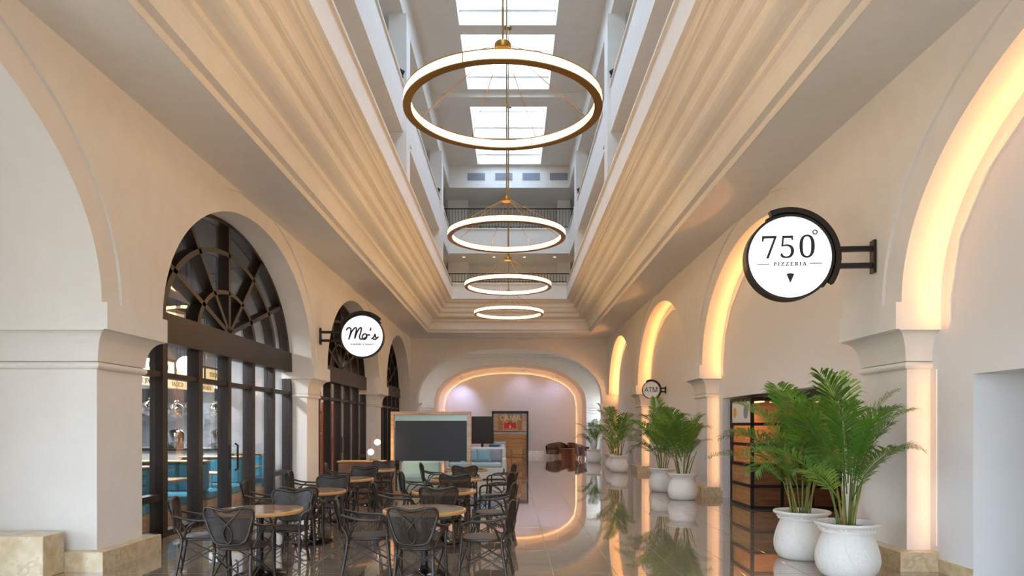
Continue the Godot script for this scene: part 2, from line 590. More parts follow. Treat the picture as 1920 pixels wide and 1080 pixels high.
# warm LED line along the edge of the arches, facing the reveal and away from the viewer
func led_line(pts: Array, x: float, toward_x: float, centre_of: Callable, e: float, called: String, label: String, grp: String) -> void:
	var col := c8(255, 174, 98)
	var t := thing(called, label, "light strip", Vector3.ZERO, 0.0, grp)
	for i in pts.size() - 1:
		var a: Vector3 = pts[i]
		var b: Vector3 = pts[i + 1]
		var outw: Vector3 = centre_of.call((a + b) * 0.5)
		var dir := (b - a).normalized()
		outw = (outw - dir * outw.dot(dir)).normalized()
		var face := (outw + Vector3(toward_x, 0, 0) * 1.5).normalized()
		var side := face.cross(dir).normalized()
		var m := MB.new()
		m.t = Transform3D(Basis(side, dir, -face), (a + b) * 0.5 - face * 0.006)
		m.box(Vector3.ZERO, Vector3(0.016, (b - a).length(), 0.012))
		part("led_channel", m, M.white, t)
		m = MB.new()
		m.t = Transform3D(Basis(side, dir, -face), (a + b) * 0.5 + face * 0.001)
		m.box(Vector3.ZERO, Vector3(0.012, (b - a).length(), 0.002))
		part("led_tape", m, M.led, t)
		area(t, (a + b) * 0.5 + face * 0.004, face, 0.014, (b - a).length(), col, e * (b - a).length(), dir)

func build_leds() -> void:
	var names := ["nearest the viewer", "behind the pizzeria sign", "around the cash machine sign", "farthest away"]
	for k in 4:
		var d0: float = BLOCKS[k][1]
		var d1: float = BLOCKS[k + 1][0] if k < 3 else 32.2
		var h := 0.15
		var x := BACK_R - 0.022
		var pts := [P(x, 0.3, d1 + 0.2 - h), P(x, 2.35, d1 + 0.2 - h)]
		var up := [P(x, 2.85, d1 - 0.2)]
		for i in 11:
			var q := arch_pt(d0 + 0.2, d1 - 0.2, SPRING, RISE - 0.2, 1.0 - i / 10.0)
			up.append(P(x, q.y, q.x))
		up.append(P(x, 2.85, d0 + 0.2))
		var dn := [P(x, 2.35, d0 - 0.2 + h), P(x, 0.3, d0 - 0.2 + h)]
		var mid := P(x, SPRING, (d0 + d1) * 0.5)
		var away := func(p: Vector3) -> Vector3: return Vector3(0, maxf(p.y - mid.y, 0.0) * 1.5, p.z - mid.z)
		var grp := "warm light strips in the right arches"
		led_line(pts, x, -1.0, away, 0.13, "led_strip", "warm light strip up the far jamb of the right arch " + names[k], grp)
		led_line(up, x, -1.0, away, 0.42 if k < 3 else 0.7, "led_strip", "curved warm light strip over the right arch " + names[k], grp)
		led_line(dn, x, -1.0, away, 0.15, "led_strip", "warm light strip up the near jamb of the right arch " + names[k], grp)

func build_end() -> void:
	# end wall with a wide arch, a bay behind it, a second arch and the back wall
	var w := setting("wall_end", "plaster end wall with a wide flattened arch", "wall")
	var d := END_D
	var m := MB.new()
	var xa := -4.42
	var xb := 4.2
	var sp := 2.75
	var ri := 2.5
	var top := CEIL + 0.05
	var segs := 64
	var ex := 2.35
	m.span(P(-5.45, 0, d), P(xa, sp, d + 0.6))
	m.span(P(xb, 0, d), P(5.2, sp, d + 0.6))
	m.span(P(-5.45, sp, d), P(xa, top, d + 0.6))
	m.span(P(xb, sp, d), P(5.2, top, d + 0.6))
	part("wall_panel", m, M.plaster, w)
	m = MB.new()
	var ring := MB.new()
	var prev := []
	for i in segs + 1:
		var a := arch_pt(xa, xb, sp, ri, float(i) / segs, ex)
		var a2 := arch_pt(xa, xb, sp, ri, minf(float(i) / segs + 0.004, 1.0), ex)
		var a1 := arch_pt(xa, xb, sp, ri, maxf(float(i) / segs - 0.004, 0.0), ex)
		var tn := (a2 - a1).normalized()
		var nn := Vector2(-tn.y, tn.x)
		var o := a + nn * 0.4
		o = Vector2(clampf(o.x, WL, WR), minf(o.y, CEIL - 0.03))
		if prev:
			var b: Vector2 = prev[0]
			m.quad(P(a.x, a.y, d), P(b.x, b.y, d), P(b.x, top, d), P(a.x, top, d), Vector3(0, 0, 1))
			m.quad(P(a.x, a.y, d + 0.6), P(b.x, b.y, d + 0.6), P(b.x, top, d + 0.6), P(a.x, top, d + 0.6), Vector3(0, 0, -1))
			m.quad(P(a.x, a.y, d), P(b.x, b.y, d), P(b.x, b.y, d + 0.6), P(a.x, a.y, d + 0.6), Vector3(-nn.x, -nn.y, 0))
			ring.quad(P(a.x, a.y, d - 0.03), P(b.x, b.y, d - 0.03), P(prev[1].x, prev[1].y, d - 0.03), P(o.x, o.y, d - 0.03), Vector3(0, 0, 1))
			ring.quad(P(o.x, o.y, d - 0.03), P(prev[1].x, prev[1].y, d - 0.03), P(prev[1].x, prev[1].y, d), P(o.x, o.y, d), Vector3(nn.x, nn.y, 0))
			ring.quad(P(a.x, a.y, d - 0.03), P(b.x, b.y, d - 0.03), P(b.x, b.y, d), P(a.x, a.y, d), Vector3(-nn.x, -nn.y, 0))
		prev = [a, o]
	part("arch", m, M.plaster, w)
	part("arch_band", ring, M.plaster, w)
	# capitals under the wide arch
	for s in [-1.0, 1.0]:
		m = MB.new()
		var xe := xa if s < 0 else xb
		var sec := []
		for i in 9:
			var a := PI * 0.5 * i / 8.0
			sec.append(Vector2(2.38 + 0.34 * sin(a), 0.02 + 0.2 * (1.0 - cos(a))))
		for i in sec.size() - 1:
			var p: Vector2 = sec[i]
			var q: Vector2 = sec[i + 1]
			m.quad(P(xe - s * p.y, p.x, d - 0.04), P(xe - s * q.y, q.x, d - 0.04), P(xe - s * q.y, q.x, d + 0.6), P(xe - s * p.y, p.x, d + 0.6), Vector3(-s, -0.3, 0))
			m.quad(P(xe - s * p.y, p.x, d - 0.04), P(xe - s * q.y, q.x, d - 0.04), P(xe + s * 0.3, q.x, d - 0.04), P(xe + s * 0.3, p.x, d - 0.04), Vector3(0, 0, 1))
		part("capital", m, M.plaster, w)
	# second arch, deep, in front of the back wall
	var w2 := setting("wall_far", "inner arch with a deep glowing soffit before the back wall", "wall")
	var f := 35.0
	var bk := 38.2
	var ya := -4.0
	var yb := 3.82
	var sp2 := 2.7
	var ri2 := 2.14
	m = MB.new()
	m.span(P(-8.0, 0, f), P(ya, sp2, bk))
	m.span(P(yb, 0, f), P(5.2, sp2, bk))
	m.span(P(-8.0, sp2, f), P(ya, top, bk))
	m.span(P(yb, sp2, f), P(5.2, top, bk))
	part("wall_panel", m, M.plaster, w2)
	m = MB.new()
	ring = MB.new()
	prev = []
	for i in segs + 1:
		var a := arch_pt(ya, yb, sp2, ri2, float(i) / segs, ex)
		var a2 := arch_pt(ya, yb, sp2, ri2, minf(float(i) / segs + 0.004, 1.0), ex)
		var a1 := arch_pt(ya, yb, sp2, ri2, maxf(float(i) / segs - 0.004, 0.0), ex)
		var tn := (a2 - a1).normalized()
		var nn := Vector2(-tn.y, tn.x)
		var o := a + nn * 0.34
		if prev:
			var b: Vector2 = prev[0]
			m.quad(P(a.x, a.y, f), P(b.x, b.y, f), P(b.x, top, f), P(a.x, top, f), Vector3(0, 0, 1))
			m.quad_n(P(a.x, a.y, f), P(b.x, b.y, f), P(b.x, b.y, bk), P(a.x, a.y, bk), Vector3(-nn.x, -nn.y, 0), Vector3(-prev[2].x, -prev[2].y, 0), Vector3(-prev[2].x, -prev[2].y, 0), Vector3(-nn.x, -nn.y, 0))
			ring.quad(P(a.x, a.y, f - 0.05), P(b.x, b.y, f - 0.05), P(prev[1].x, prev[1].y, f - 0.05), P(o.x, o.y, f - 0.05), Vector3(0, 0, 1))
			ring.quad(P(o.x, o.y, f - 0.05), P(prev[1].x, prev[1].y, f - 0.05), P(prev[1].x, prev[1].y, f), P(o.x, o.y, f), Vector3(nn.x, nn.y, 0))
			ring.quad(P(a.x, a.y, f - 0.05), P(b.x, b.y, f - 0.05), P(b.x, b.y, f), P(a.x, a.y, f), Vector3(-nn.x, -nn.y, 0))
		prev = [a, o, nn]
	part("arch", m, M.plaster, w2)
	part("arch_band", ring, M.plaster, w2)
	for yy in [2.32, 2.45, 2.58]:
		m = MB.new()
		m.span(P(yb - 0.06, yy, f - 0.08), P(4.9, yy + 0.07, f))
		m.span(P(ya + 0.06, yy, f - 0.08), P(-5.4, yy + 0.07, f))
		part("moulding", m, M.plaster, w2)
	var w3 := setting("wall_back", "plain white back wall at the far end of the hall", "wall")
	m = MB.new()
	m.span(P(-8.0, 0, bk), P(5.3, top, bk + 0.3))
	part("wall_panel", m, M.paint, w3)
	var bb := setting("baseboard_back", "pinkish marble skirting at the foot of the back wall", "baseboard")
	m = MB.new()
	m.span(P(ya, 0, bk - 0.02), P(yb, 0.28, bk))
	part("skirting", m, M.cream_marble, bb)
	var ceil2 := setting("ceiling_far", "flat white ceiling of the bay beyond the end arch", "ceiling")
	m = MB.new()
	m.span(P(-8.0, 5.25, END_D + 0.6), P(5.2, 5.5, f))
	part("slab", m, M.plaster, ceil2)
	m = MB.new()
	m.span(P(-4.4, 5.12, f - 0.3), P(4.2, 5.26, f))
	part("moulding", m, M.plaster, ceil2)
	# side wall of the far bay on the left with a window
	var w4 := setting("wall_far_left", "white side wall of the far bay with a tall window", "wall")
	m = MB.new()
	m.span(P(-5.6, 0, END_D + 0.6), P(-5.4, 0.15, f))
	m.span(P(-5.6, 4.7, END_D + 0.6), P(-5.4, 5.3, f))
	m.span(P(-5.6, 0.15, END_D + 0.6), P(-5.4, 4.7, 33.05))
	m.span(P(-5.6, 0.15, 34.85), P(-5.4, 4.7, f))
	part("wall_panel", m, M.plaster, w4)
	var wn := setting("window_9", "tall window with dark bars in the far bay on the left", "window")
	for i in 4:
		m = MB.new()
		m.span(P(-5.55, 0.15, 33.05 + i * 0.58), P(-5.47, 4.7, 33.1 + i * 0.58))
		part("window_bar", m, M.black_metal, wn)
	for i in 3:
		m = MB.new()
		m.span(P(-5.52, 0.15, 33.1 + i * 0.58), P(-5.51, 4.7, 33.63 + i * 0.58))
		part("pane", m, M.pane, wn)
	# LEDs along the back of the deep soffit
	var away := func(p: Vector3) -> Vector3: return Vector3(p.x - (ya + yb) * 0.5, maxf(p.y - sp2, 0.0) * 1.6, 0)
	var lip := MB.new()
	prev = []
	for i in segs + 3:
		var a := arch_pt(ya, yb, sp2, ri2, clampf(float(i - 1) / segs, 0.0, 1.0), ex)
		var b := arch_pt(ya + 0.07, yb - 0.07, sp2, ri2 - 0.07, clampf(float(i - 1) / segs, 0.0, 1.0), ex)
		if i == 0 or i == segs + 2:
			a.y = 0.0
			b.y = 0.0
		if prev:
			for z in [f - 0.05, f]:
				lip.quad(P(a.x, a.y, z), P(b.x, b.y, z), P(prev[1].x, prev[1].y, z), P(prev[0].x, prev[0].y, z), Vector3(0, 0, 1 if z < f else -1))
			lip.quad(P(b.x, b.y, f - 0.05), P(b.x, b.y, f), P(prev[1].x, prev[1].y, f), P(prev[1].x, prev[1].y, f - 0.05), Vector3((ya + yb) * 0.5 - b.x, sp2 - b.y - 0.01, 0))
		prev = [a, b]
	part("arch_lip", lip, M.plaster, w2)
	var fp := [P(ya + 0.035, 0.1, f + 0.03), P(ya + 0.035, 2.65, f + 0.03)]
	for i in 13:
		var q := arch_pt(ya + 0.035, yb - 0.035, sp2, ri2 - 0.035, i / 12.0, ex)
		fp.append(P(q.x, q.y, f + 0.03))
	fp += [P(yb - 0.035, 2.65, f + 0.03), P(yb - 0.035, 0.1, f + 0.03)]
	led_line_z(fp, away, 0.55, "led_strip", "warm light strip hidden behind the front lip of the far arch", "warm light strips of the far arch", -1.0)
	var lp := []
	for i in 13:
		var q := arch_pt(ya + 0.3, yb - 0.3, sp2, ri2 - 0.3, i / 12.0, ex)
		lp.append(P(q.x, q.y, bk - 0.02))
	var g := "warm light strips of the far arch"
	led_line_z(lp, away, 0.12, "led_strip", "curved warm light strip over the far back arch", g)
	led_line_z([P(ya + 0.3, 0.35, bk - 0.02), P(ya + 0.3, 2.6, bk - 0.02)], away, 0.12, "led_strip", "warm light strip up the left jamb of the far back arch", g)
	led_line_z([P(yb - 0.3, 0.35, bk - 0.02), P(yb - 0.3, 2.6, bk - 0.02)], away, 0.12, "led_strip", "warm light strip up the right jamb of the far back arch", g)

func led_line_z(pts: Array, away: Callable, e: float, called: String, label: String, grp: String, back := 1.0) -> void:
	var col := c8(255, 174, 98)
	var t := thing(called, label, "light strip", Vector3.ZERO, 0.0, grp)
	for i in pts.size() - 1:
		var a: Vector3 = pts[i]
		var b: Vector3 = pts[i + 1]
		var dir := (b - a).normalized()
		var outw: Vector3 = away.call((a + b) * 0.5)
		outw = (outw - dir * outw.dot(dir)).normalized()
		var face := (outw + Vector3(0, 0, 0.9)).normalized()
		face = outw.lerp(Vector3(0, 0, 1), 0.35).normalized()
		if back < 0.0:
			face = outw.lerp(Vector3(0, 0, -1), 0.45).normalized()
		var side := face.cross(dir).normalized()
		var m := MB.new()
		m.t = Transform3D(Basis(side, dir, -face), (a + b) * 0.5 - face * 0.006)
		m.box(Vector3.ZERO, Vector3(0.03, (b - a).length(), 0.012))
		part("led_channel", m, M.white, t)
		m = MB.new()
		m.t = Transform3D(Basis(side, dir, -face), (a + b) * 0.5 + face * 0.001)
		m.box(Vector3.ZERO, Vector3(0.02, (b - a).length(), 0.002))
		part("led_tape", m, M.led, t)
		area(t, (a + b) * 0.5 + face * 0.004, face, 0.02, (b - a).length(), col, e * (b - a).length(), dir)

func build_floor() -> void:
	var fl := setting("floor", "polished brown marble floor of large square tiles", "floor")
	var m := MB.new()
	m.span(P(-7.4, -0.2, NEAR_D), P(9.0, -0.004, 38.3))
	part("floor_bed", m, M.grout, fl)
	var s := 0.72
	var tile := MB.new()
	tile.cbox(Vector3(0, -0.01, 0), Vector3(s - 0.006, 0.02, s - 0.006), 0.001)
	var shared := tile.mesh()
	var rest := []
	for i in 4:
		rest.append(MB.new())
	var r := RandomNumberGenerator.new()
	r.seed = 77
	var cnt := 0
	for j in range(-25, 40):
		var d := 10.1 + s * (j + 0.5)
		for i in range(-11, 13):
			var x := 0.475 + s * (i + 0.5)
			if x > BACK_R + 0.3 and (d < 3.6 or d > 17.0) or x < -7.3:
				continue
			if x < -5.0 and d > 8.6:
				continue
			var vis := absf(x) * 1300.0 / maxf(d, 0.1) < 1000.0 and d > 7.3 and d < 19.0 and x < 5.0 and x > -5.0
			var mi := r.randi() % 4
			if vis and cnt < 290:
				cnt += 1
				var o := part("tile", shared, M.floor[mi], fl)
				o.position = P(x, 0, d)
			else:
				rest[mi].t = Transform3D(Basis.IDENTITY, P(x, 0, d))
				rest[mi].quad(Vector3(-0.357, 0, -0.357), Vector3(0.357, 0, -0.357), Vector3(0.357, 0, 0.357), Vector3(-0.357, 0, 0.357), Vector3.UP)
	for i in 4:
		var o := part("far_tiles", rest[i], M.floor[i], fl)
		o.set_meta("kind", "stuff")

const CORNICE := [[3.665, 4.04], [3.665, 4.15], [3.56, 4.158], [3.556, 4.30], [3.548, 4.36], [3.528, 4.42], [3.49, 4.47], [3.43, 4.50], [3.43, 4.59], [3.38, 4.60], [3.28, 4.612], [3.20, 4.635], [3.15, 4.66], [3.13, 4.69], [3.13, 4.80], [3.06, 4.815], [3.01, 4.845], [2.985, 4.90], [2.98, 5.0], [2.90, 5.005], [2.90, 5.025], [2.87, 5.03], [2.865, 5.12], [2.84, 5.17], [2.79, 5.20], [2.72, 5.21], [2.70, 5.23], [2.70, 5.25], [2.67, 5.252], [2.66, 5.275], [2.62, 5.30], [2.536, 5.305]]

func build_ceiling() -> void:
	var c := setting("ceiling", "flat plaster side ceilings around the atrium opening", "ceiling")
	var l := XC - 3.55
	var rr := XC + 3.55
	var m := MB.new()
	m.span(P(-7.45, CEIL, NEAR_D), P(l, CEIL + 0.2, 32.9))
	m.span(P(rr, CEIL, NEAR_D), P(5.25, CEIL + 0.2, 32.9))
	m.span(P(l, CEIL, 30.306), P(rr, CEIL + 0.2, 32.9))
	m.span(P(l, CEIL, NEAR_D), P(rr, CEIL + 0.2, NEAR_D + 0.994))
	part("slab", m, M.plaster, c)
	var t := setting("trim_1", "stepped plaster cornice running around the atrium opening", "cornice")
	var sides := [MB.new(), MB.new(), MB.new(), MB.new()]
	for i in CORNICE.size() - 1:
		var q := []
		for e in [CORNICE[i], CORNICE[i + 1]]:
			var h: float = e[0] - 0.12
			var ins: float = 3.665 - e[0]
			var y: float = 1.7 + e[1]
			q.append([P(XC - h, y, NEAR_D + 1.0 + ins), P(XC - h, y, 30.3 - ins), P(XC + h, y, 30.3 - ins), P(XC + h, y, NEAR_D + 1.0 + ins)])
		for k in 4:
			var inward := [Vector3(1, 0, 0), Vector3(0, 0, 1), Vector3(-1, 0, 0), Vector3(0, 0, -1)][k] as Vector3
			sides[k].quad(q[0][k], q[0][(k + 1) % 4], q[1][(k + 1) % 4], q[1][k], inward * 0.5 + Vector3.DOWN)
	for k in 4:
		part("cornice", sides[k], M.plaster, t)

func build_atrium() -> void:
	var hw := 2.416
	var base := 1.7
	var f0 := base + 5.305
	var f1 := base + 5.93
	var b0 := base + 7.1
	var b1 := base + 8.24
	var u0 := base + 9.98
	var top := base + 10.9
	var de := 29.17
	var dn := NEAR_D + 2.1
	for s in [-1.0, 1.0]:
		var w := setting("wall_atrium_left" if s < 0 else "wall_atrium_right", "white gallery wall with openings high in the atrium on the " + ("left" if s < 0 else "right"), "wall")
		var x: float = XC + s * hw
		var m := MB.new()
		m.span(P(x, f0, dn), P(x + s * 0.25, f1, de))
		part("parapet", m, M.plaster, w)
		m = MB.new()
		m.span(P(x - s * 0.04, f1 - 0.05, dn), P(x + s * 0.3, f1, de))
		part("coping", m, M.plaster, w)
		m = MB.new()
		m.span(P(x + s * 0.1, b0, dn), P(x + s * 0.35, b1, de))
		part("parapet", m, M.plaster, w)
		m = MB.new()
		m.span(P(x + s * 0.06, b1 - 0.05, dn), P(x + s * 0.4, b1, de))
		part("coping", m, M.plaster, w)
		m = MB.new()
		m.span(P(x + s * 0.1, u0, dn), P(x + s * 0.35, top, de))
		part("upper_wall", m, M.plaster, w)
		m = MB.new()                               # gallery floors and back wall
		m.span(P(x + s * 0.2, f0 - 0.1, dn), P(x + s * 2.0, f0 + 0.15, de + 2.5))
		m.span(P(x + s * 0.35, b0, dn), P(x + s * 2.0, b0 + 0.25, de + 2.5))
		m.span(P(x + s * 0.35, u0, dn), P(x + s * 2.0, u0 + 0.25, de + 2.5))
		m.span(P(x + s * 1.8, f0, dn), P(x + s * 2.0, top, de + 2.5))
		part("gallery", m, M.plaster, w)
		for d in [0.3, 8.7, 17.1, 25.5]:
			m = MB.new()
			m.span(P(x + s * 0.02, f1, d - 0.3), P(x + s * 0.45, u0, d + 0.3))
			part("column", m, M.plaster, w)
			m = MB.new()
			m.span(P(x + s * 0.04, b0, d + 0.3), P(x + s * 0.12, b1, d + 0.75))
			part("pilaster", m, M.plaster, w)
	# the far end with two balconies
	var e := setting("wall_atrium_end", "white end wall of the atrium with two recessed balconies", "wall")
	var xl := XC - hw - 0.3
	var xr := XC + hw + 0.3
	var m := MB.new()
	m.span(P(xl, f0, de), P(xr, f1, de + 0.25))
	m.span(P(xl, base + 7.22, de), P(xr, b1, de + 0.25))
	m.span(P(xl, u0, de), P(xr, top, de + 0.25))
	part("wall_panel", m, M.plaster, e)
	m = MB.new()
	m.span(P(xl - 1.7, f0 - 0.1, de + 0.25), P(xr + 1.7, f0 + 0.15, de + 2.6))
	m.span(P(xl - 1.7, base + 7.22, de + 0.25), P(xr + 1.7, base + 7.5, de + 2.6))
	m.span(P(xl - 1.7, u0, de + 0.25), P(xr + 1.7, u0 + 0.25, de + 2.6))
	m.span(P(xl - 1.7, f0 - 0.1, de + 2.4), P(xr + 1.7, top, de + 2.6))
	m.span(P(xl, f0, de + 1.6), P(xl + 0.9, u0, de + 2.4))
	m.span(P(xr - 0.6, f0, de + 1.6), P(xr, u0, de + 2.4))
	part("balcony", m, M.plaster, e)
	for y in [f1, b1]:
		m = MB.new()
		m.span(P(xl, y - 0.02, de - 0.05), P(xr, y + 0.04, de + 0.28))
		part("coping", m, M.plaster, e)
	# near end of the atrium (behind the camera)
	var nw := setting("wall_atrium_near", "plain white near end wall of the atrium", "wall")
	m = MB.new()
	m.span(P(xl - 1.9, f0 - 0.2, dn - 0.25), P(xr + 1.9, top, dn))
	part("wall_panel", m, M.plaster, nw)
	# railings
	for k in 2:
		var y0: float = [f1, b1][k] + 0.04
		var y1: float = base + [6.42, 9.16][k]
		var r := thing("balcony_railing", "black iron balustrade on the " + ["lower", "upper"][k] + " balcony at the atrium end", "railing", P(XC, y0, de + 0.1), 0.0, "balcony balustrades")
		var w := xr - xl
		for yy in [y1 - 0.03, y0 + 0.08]:
			m = MB.new()
			m.box(Vector3(0, yy - y0, 0), Vector3(w, 0.035 if yy > y0 + 0.2 else 0.02, 0.05))
			part("rail", m, M.black_metal, r)
		var bar := MB.new()
		bar.box(Vector3(0, (y1 - y0) * 0.5, 0), Vector3(0.018, y1 - y0 - 0.04, 0.018))
		var bmesh := bar.mesh()
		var cnt := 42
		for i in cnt:
			var o := part("baluster", bmesh, M.black_metal, r)
			o.position.x = -w * 0.5 + w * (i + 0.5) / cnt
	for i in 9:
		m = MB.new()
		var rg := RandomNumberGenerator.new()
		rg.seed = 900 + i
		for j in 34:
			var a := rg.randf() * TAU
			var el := rg.randf_range(0.2, 1.3)
			var dir := Vector3(cos(a) * cos(el), sin(el), sin(a) * cos(el))
			var sd := dir.cross(Vector3.UP).normalized() * 0.02
			var ln := rg.randf_range(0.1, 0.24)
			m.tri(-sd, sd, dir * ln, dir.cross(sd).normalized(), dir.cross(sd).normalized(), dir.cross(sd).normalized())
		var o := part("plant", m, leaf_mat(0), self)
		o.name = numbered("balcony_plant")
		o.position = P(XC - 1.2 + i * 0.32, b1 + 0.04, de + 0.24)
		tag(o, "small green plant behind the upper balcony railing, the %s from the left" % ["first", "second", "third", "fourth", "fifth", "sixth", "seventh", "eighth", "ninth"][i], "plant", "plants on the upper balcony")
	# vents high on the end wall
	for i in 4:
		var xx: float = (XC - 1.38) + i * 1.155
		var v := thing("air_vent", "grey slatted air vent under the atrium roof, " + ["leftmost", "second from the left", "third from the left", "rightmost"][i] + " of four", "vent", P(xx, base + 10.45, de), 0.0, "air vents under the atrium roof")
		m = MB.new()
		m.box(Vector3(0, 0, 0.01), Vector3(0.74, 0.3, 0.02))
		part("vent_frame", m, M.vent, v)
		for j in 7:
			m = MB.new()
			m.t = Transform3D(Basis(Vector3.RIGHT, 0.5), Vector3(0, -0.12 + j * 0.04, 0.024))
			m.box(Vector3.ZERO, Vector3(0.68, 0.024, 0.005))
			part("slat", m, M.vent, v)
	# downlights in the lower balcony soffit
	for i in 4:
		var xx: float = (XC - 1.95) + i * 1.3
		var v := thing("downlight", "small lit ceiling spot over the lower balcony, " + ["leftmost", "second from the left", "third from the left", "rightmost"][i], "light", P(xx, base + 7.215, de + 0.6), 0.0, "downlights over the lower balcony")
		m = MB.new()
		m.lathe([Vector2(0.05, 0.0), Vector2(0.075, -0.012), Vector2(0.085, 0.0)], 16)
		part("trim_ring", m, M.white, v)
		m = MB.new()
		m.disc(Vector3(0, -0.004, 0), 0.055, Vector3.DOWN, 16)
		part("bulb", m, M.warm_bulb, v)
		var sl := SpotLight3D.new()
		sl.name = "light"
		v.add_child(sl, true)
		sl.position = Vector3(0, -0.03, 0)
		sl.rotation.x = -PI / 2
		sl.spot_angle = 50
		sl.light_energy = 0.8
		sl.light_color = c8(255, 224, 180)
		sl.spot_range = 40
		sl.spot_attenuation = 2.0
		sl.shadow_enabled = true
	# spotlights on the gallery ledge
	for a in [[-1.0, 16.4, "left gallery ledge, nearer the viewer"], [1.0, 16.4, "right gallery ledge, nearer the viewer"], [-1.0, 24.6, "left gallery ledge, farther away"], [1.0, 24.6, "right gallery ledge, farther away"]]:
		var v := thing("spotlight", "small black spotlight on the " + a[2], "spotlight", P(XC + a[0] * (hw + 0.12), b1, a[1]), 0.0, "black spotlights on the gallery ledges")
		m = MB.new()
		m.cbox(Vector3(0, 0.02, 0), Vector3(0.16, 0.04, 0.16), 0.006)
		part("base", m, M.black_metal, v)
		m = MB.new()
		m.tube([Vector3(0, 0.03, 0), Vector3(0, 0.12, 0)], 0.02, 8)
		part("bracket", m, M.black_metal, v)
		m = MB.new()
		m.tube([Vector3(a[0] * 0.09, 0.17, 0.02), Vector3(0, 0.14, 0), Vector3(-a[0] * 0.1, 0.09, -0.02)], 0.055, 12)
		part("head", m, M.black_metal, v)
	# roof with skylights
	var rf := setting("ceiling_atrium", "white atrium roof around the skylights", "ceiling")
	var sk := [[-6.4, -1.2], [-0.6, 5.2], [5.8, 11.8], [12.4, 18.9], [19.36, 22.5], [23.6, 26.35], [26.85, 28.95]]
	var sw := 1.32
	m = MB.new()
	m.span(P(XC - hw - 2.0, top, dn - 0.25), P(XC - sw, top + 0.4, de + 2.6))
	m.span(P(XC + sw, top, dn - 0.25), P(XC + hw + 2.0, top + 0.4, de + 2.6))
	var from := dn - 0.25
	for q in sk:
		m.span(P(XC - sw, top, from), P(XC + sw, top + 0.4, q[0]))
		from = q[1]
	m.span(P(XC - sw, top, from), P(XC + sw, top + 0.4, de + 2.6))
	part("slab", m, M.plaster, rf)
	m = MB.new()
	m.span(P(XC - hw - 0.3, top - 0.14, 22.75), P(XC + hw + 0.3, top, 23.45))
	for s in [-1.0, 1.0]:                           # rounded haunches of the cross beam
		var poly := PackedVector2Array()
		poly.append(Vector2(XC + s * (hw + 0.2), top - 0.13))
		for i in 9:
			var a := PI * 0.5 * i / 8.0
			poly.append(Vector2(XC + s * (hw + 0.2 - 0.4 * (1.0 - sin(a))), top - 0.13 - 0.4 * (1.0 - cos(a))))
		m.extrude(poly, -23.45, -22.75)
	part("cross_beam", m, M.plaster, rf)
	for k in sk.size():
		var q: Array = sk[k]
		var wn := setting("window_%d" % (k + 10), "bright skylight bay " + ["behind the viewer", "right overhead", "above the first hanging ring", "at the top edge of the picture", "before the cross beam", "just past the cross beam", "nearest the end wall"][k], "skylight")
		var cnt := maxi(2, roundi((q[1] - q[0]) / 1.9))
		for i in cnt + 1:
			var dd: float = lerpf(q[0] + 0.03, q[1] - 0.03, float(i) / cnt)
			m = MB.new()
			m.box(P(XC, top + 0.43, dd), Vector3(sw * 2.0, 0.08, 0.06))
			part("glazing_bar", m, M.white, wn)
			if i < cnt:
				var d2: float = lerpf(q[0] + 0.03, q[1] - 0.03, float(i + 1) / cnt)
				m = MB.new()
				m.span(P(XC - sw - 0.05, top + 0.46, dd), P(XC + sw + 0.05, top + 0.468, d2))
				part("pane", m, M.sky_pane, wn)

func build_entrance() -> void:
	# glazed entrance behind the camera and the side entrance in the near left arch
	var w := setting("wall_entrance", "glazed entrance wall behind the viewer", "wall")
	var m := MB.new()
	m.span(P(-7.45, 0, NEAR_D - 0.3), P(-4.2, CEIL + 0.2, NEAR_D))
	m.span(P(3.95, 0, NEAR_D - 0.3), P(5.25, CEIL + 0.2, NEAR_D))
	m.span(P(-4.2, 4.9, NEAR_D - 0.3), P(3.95, CEIL + 0.2, NEAR_D))
	part("wall_panel", m, M.plaster, w)
	var wn := setting("window_20", "tall entrance glazing behind the viewer", "window")
	for i in 8:
		m = MB.new()
		m.span(P(-4.2 + i * 1.155, 0, NEAR_D - 0.2), P(-4.13 + i * 1.155, 4.9, NEAR_D - 0.1))
		part("window_bar", m, M.bronze, wn)
		if i < 7:
			m = MB.new()
			m.span(P(-4.13 + i * 1.155, 0.02, NEAR_D - 0.16), P(-3.05 + i * 1.155, 4.9, NEAR_D - 0.15))
			part("pane", m, M.pane, wn)
	wn = setting("window_21", "side entrance glazing in the near left arch", "window")
	for i in 6:
		m = MB.new()
		m.span(P(-7.38, 0, 0.6 + i * 0.906), P(-7.28, 3.1, 0.67 + i * 0.906))
		part("window_bar", m, M.bronze, wn)
		if i < 5:
			m = MB.new()
			m.span(P(-7.34, 0.02, 0.67 + i * 0.906), P(-7.33, 3.1, 1.506 + i * 0.906))
			part("pane", m, M.pane, wn)

# ------------------------------------------------------------------ shop fronts on the left
func ell(dc: float, yc: float, a: float, b: float, k: float, ang: float) -> Vector2:
	# the ray at this angle, cut by the arch itself (half span a - 0.05)
	var hx := a - 0.05
	var u := Vector2(-cos(ang) * a, sin(ang) * b)
	var dy := yc - SPRING
	var A := u.x * u.x / (hx * hx) + u.y * u.y / (RISE * RISE)
	var B := 2.0 * u.y * dy / (RISE * RISE)
	var C := dy * dy / (RISE * RISE) - 1.0
	var t := (-B + sqrt(B * B - 4.0 * A * C)) / (2.0 * A)
	return Vector2(dc, yc) + u * t * k * 1.012

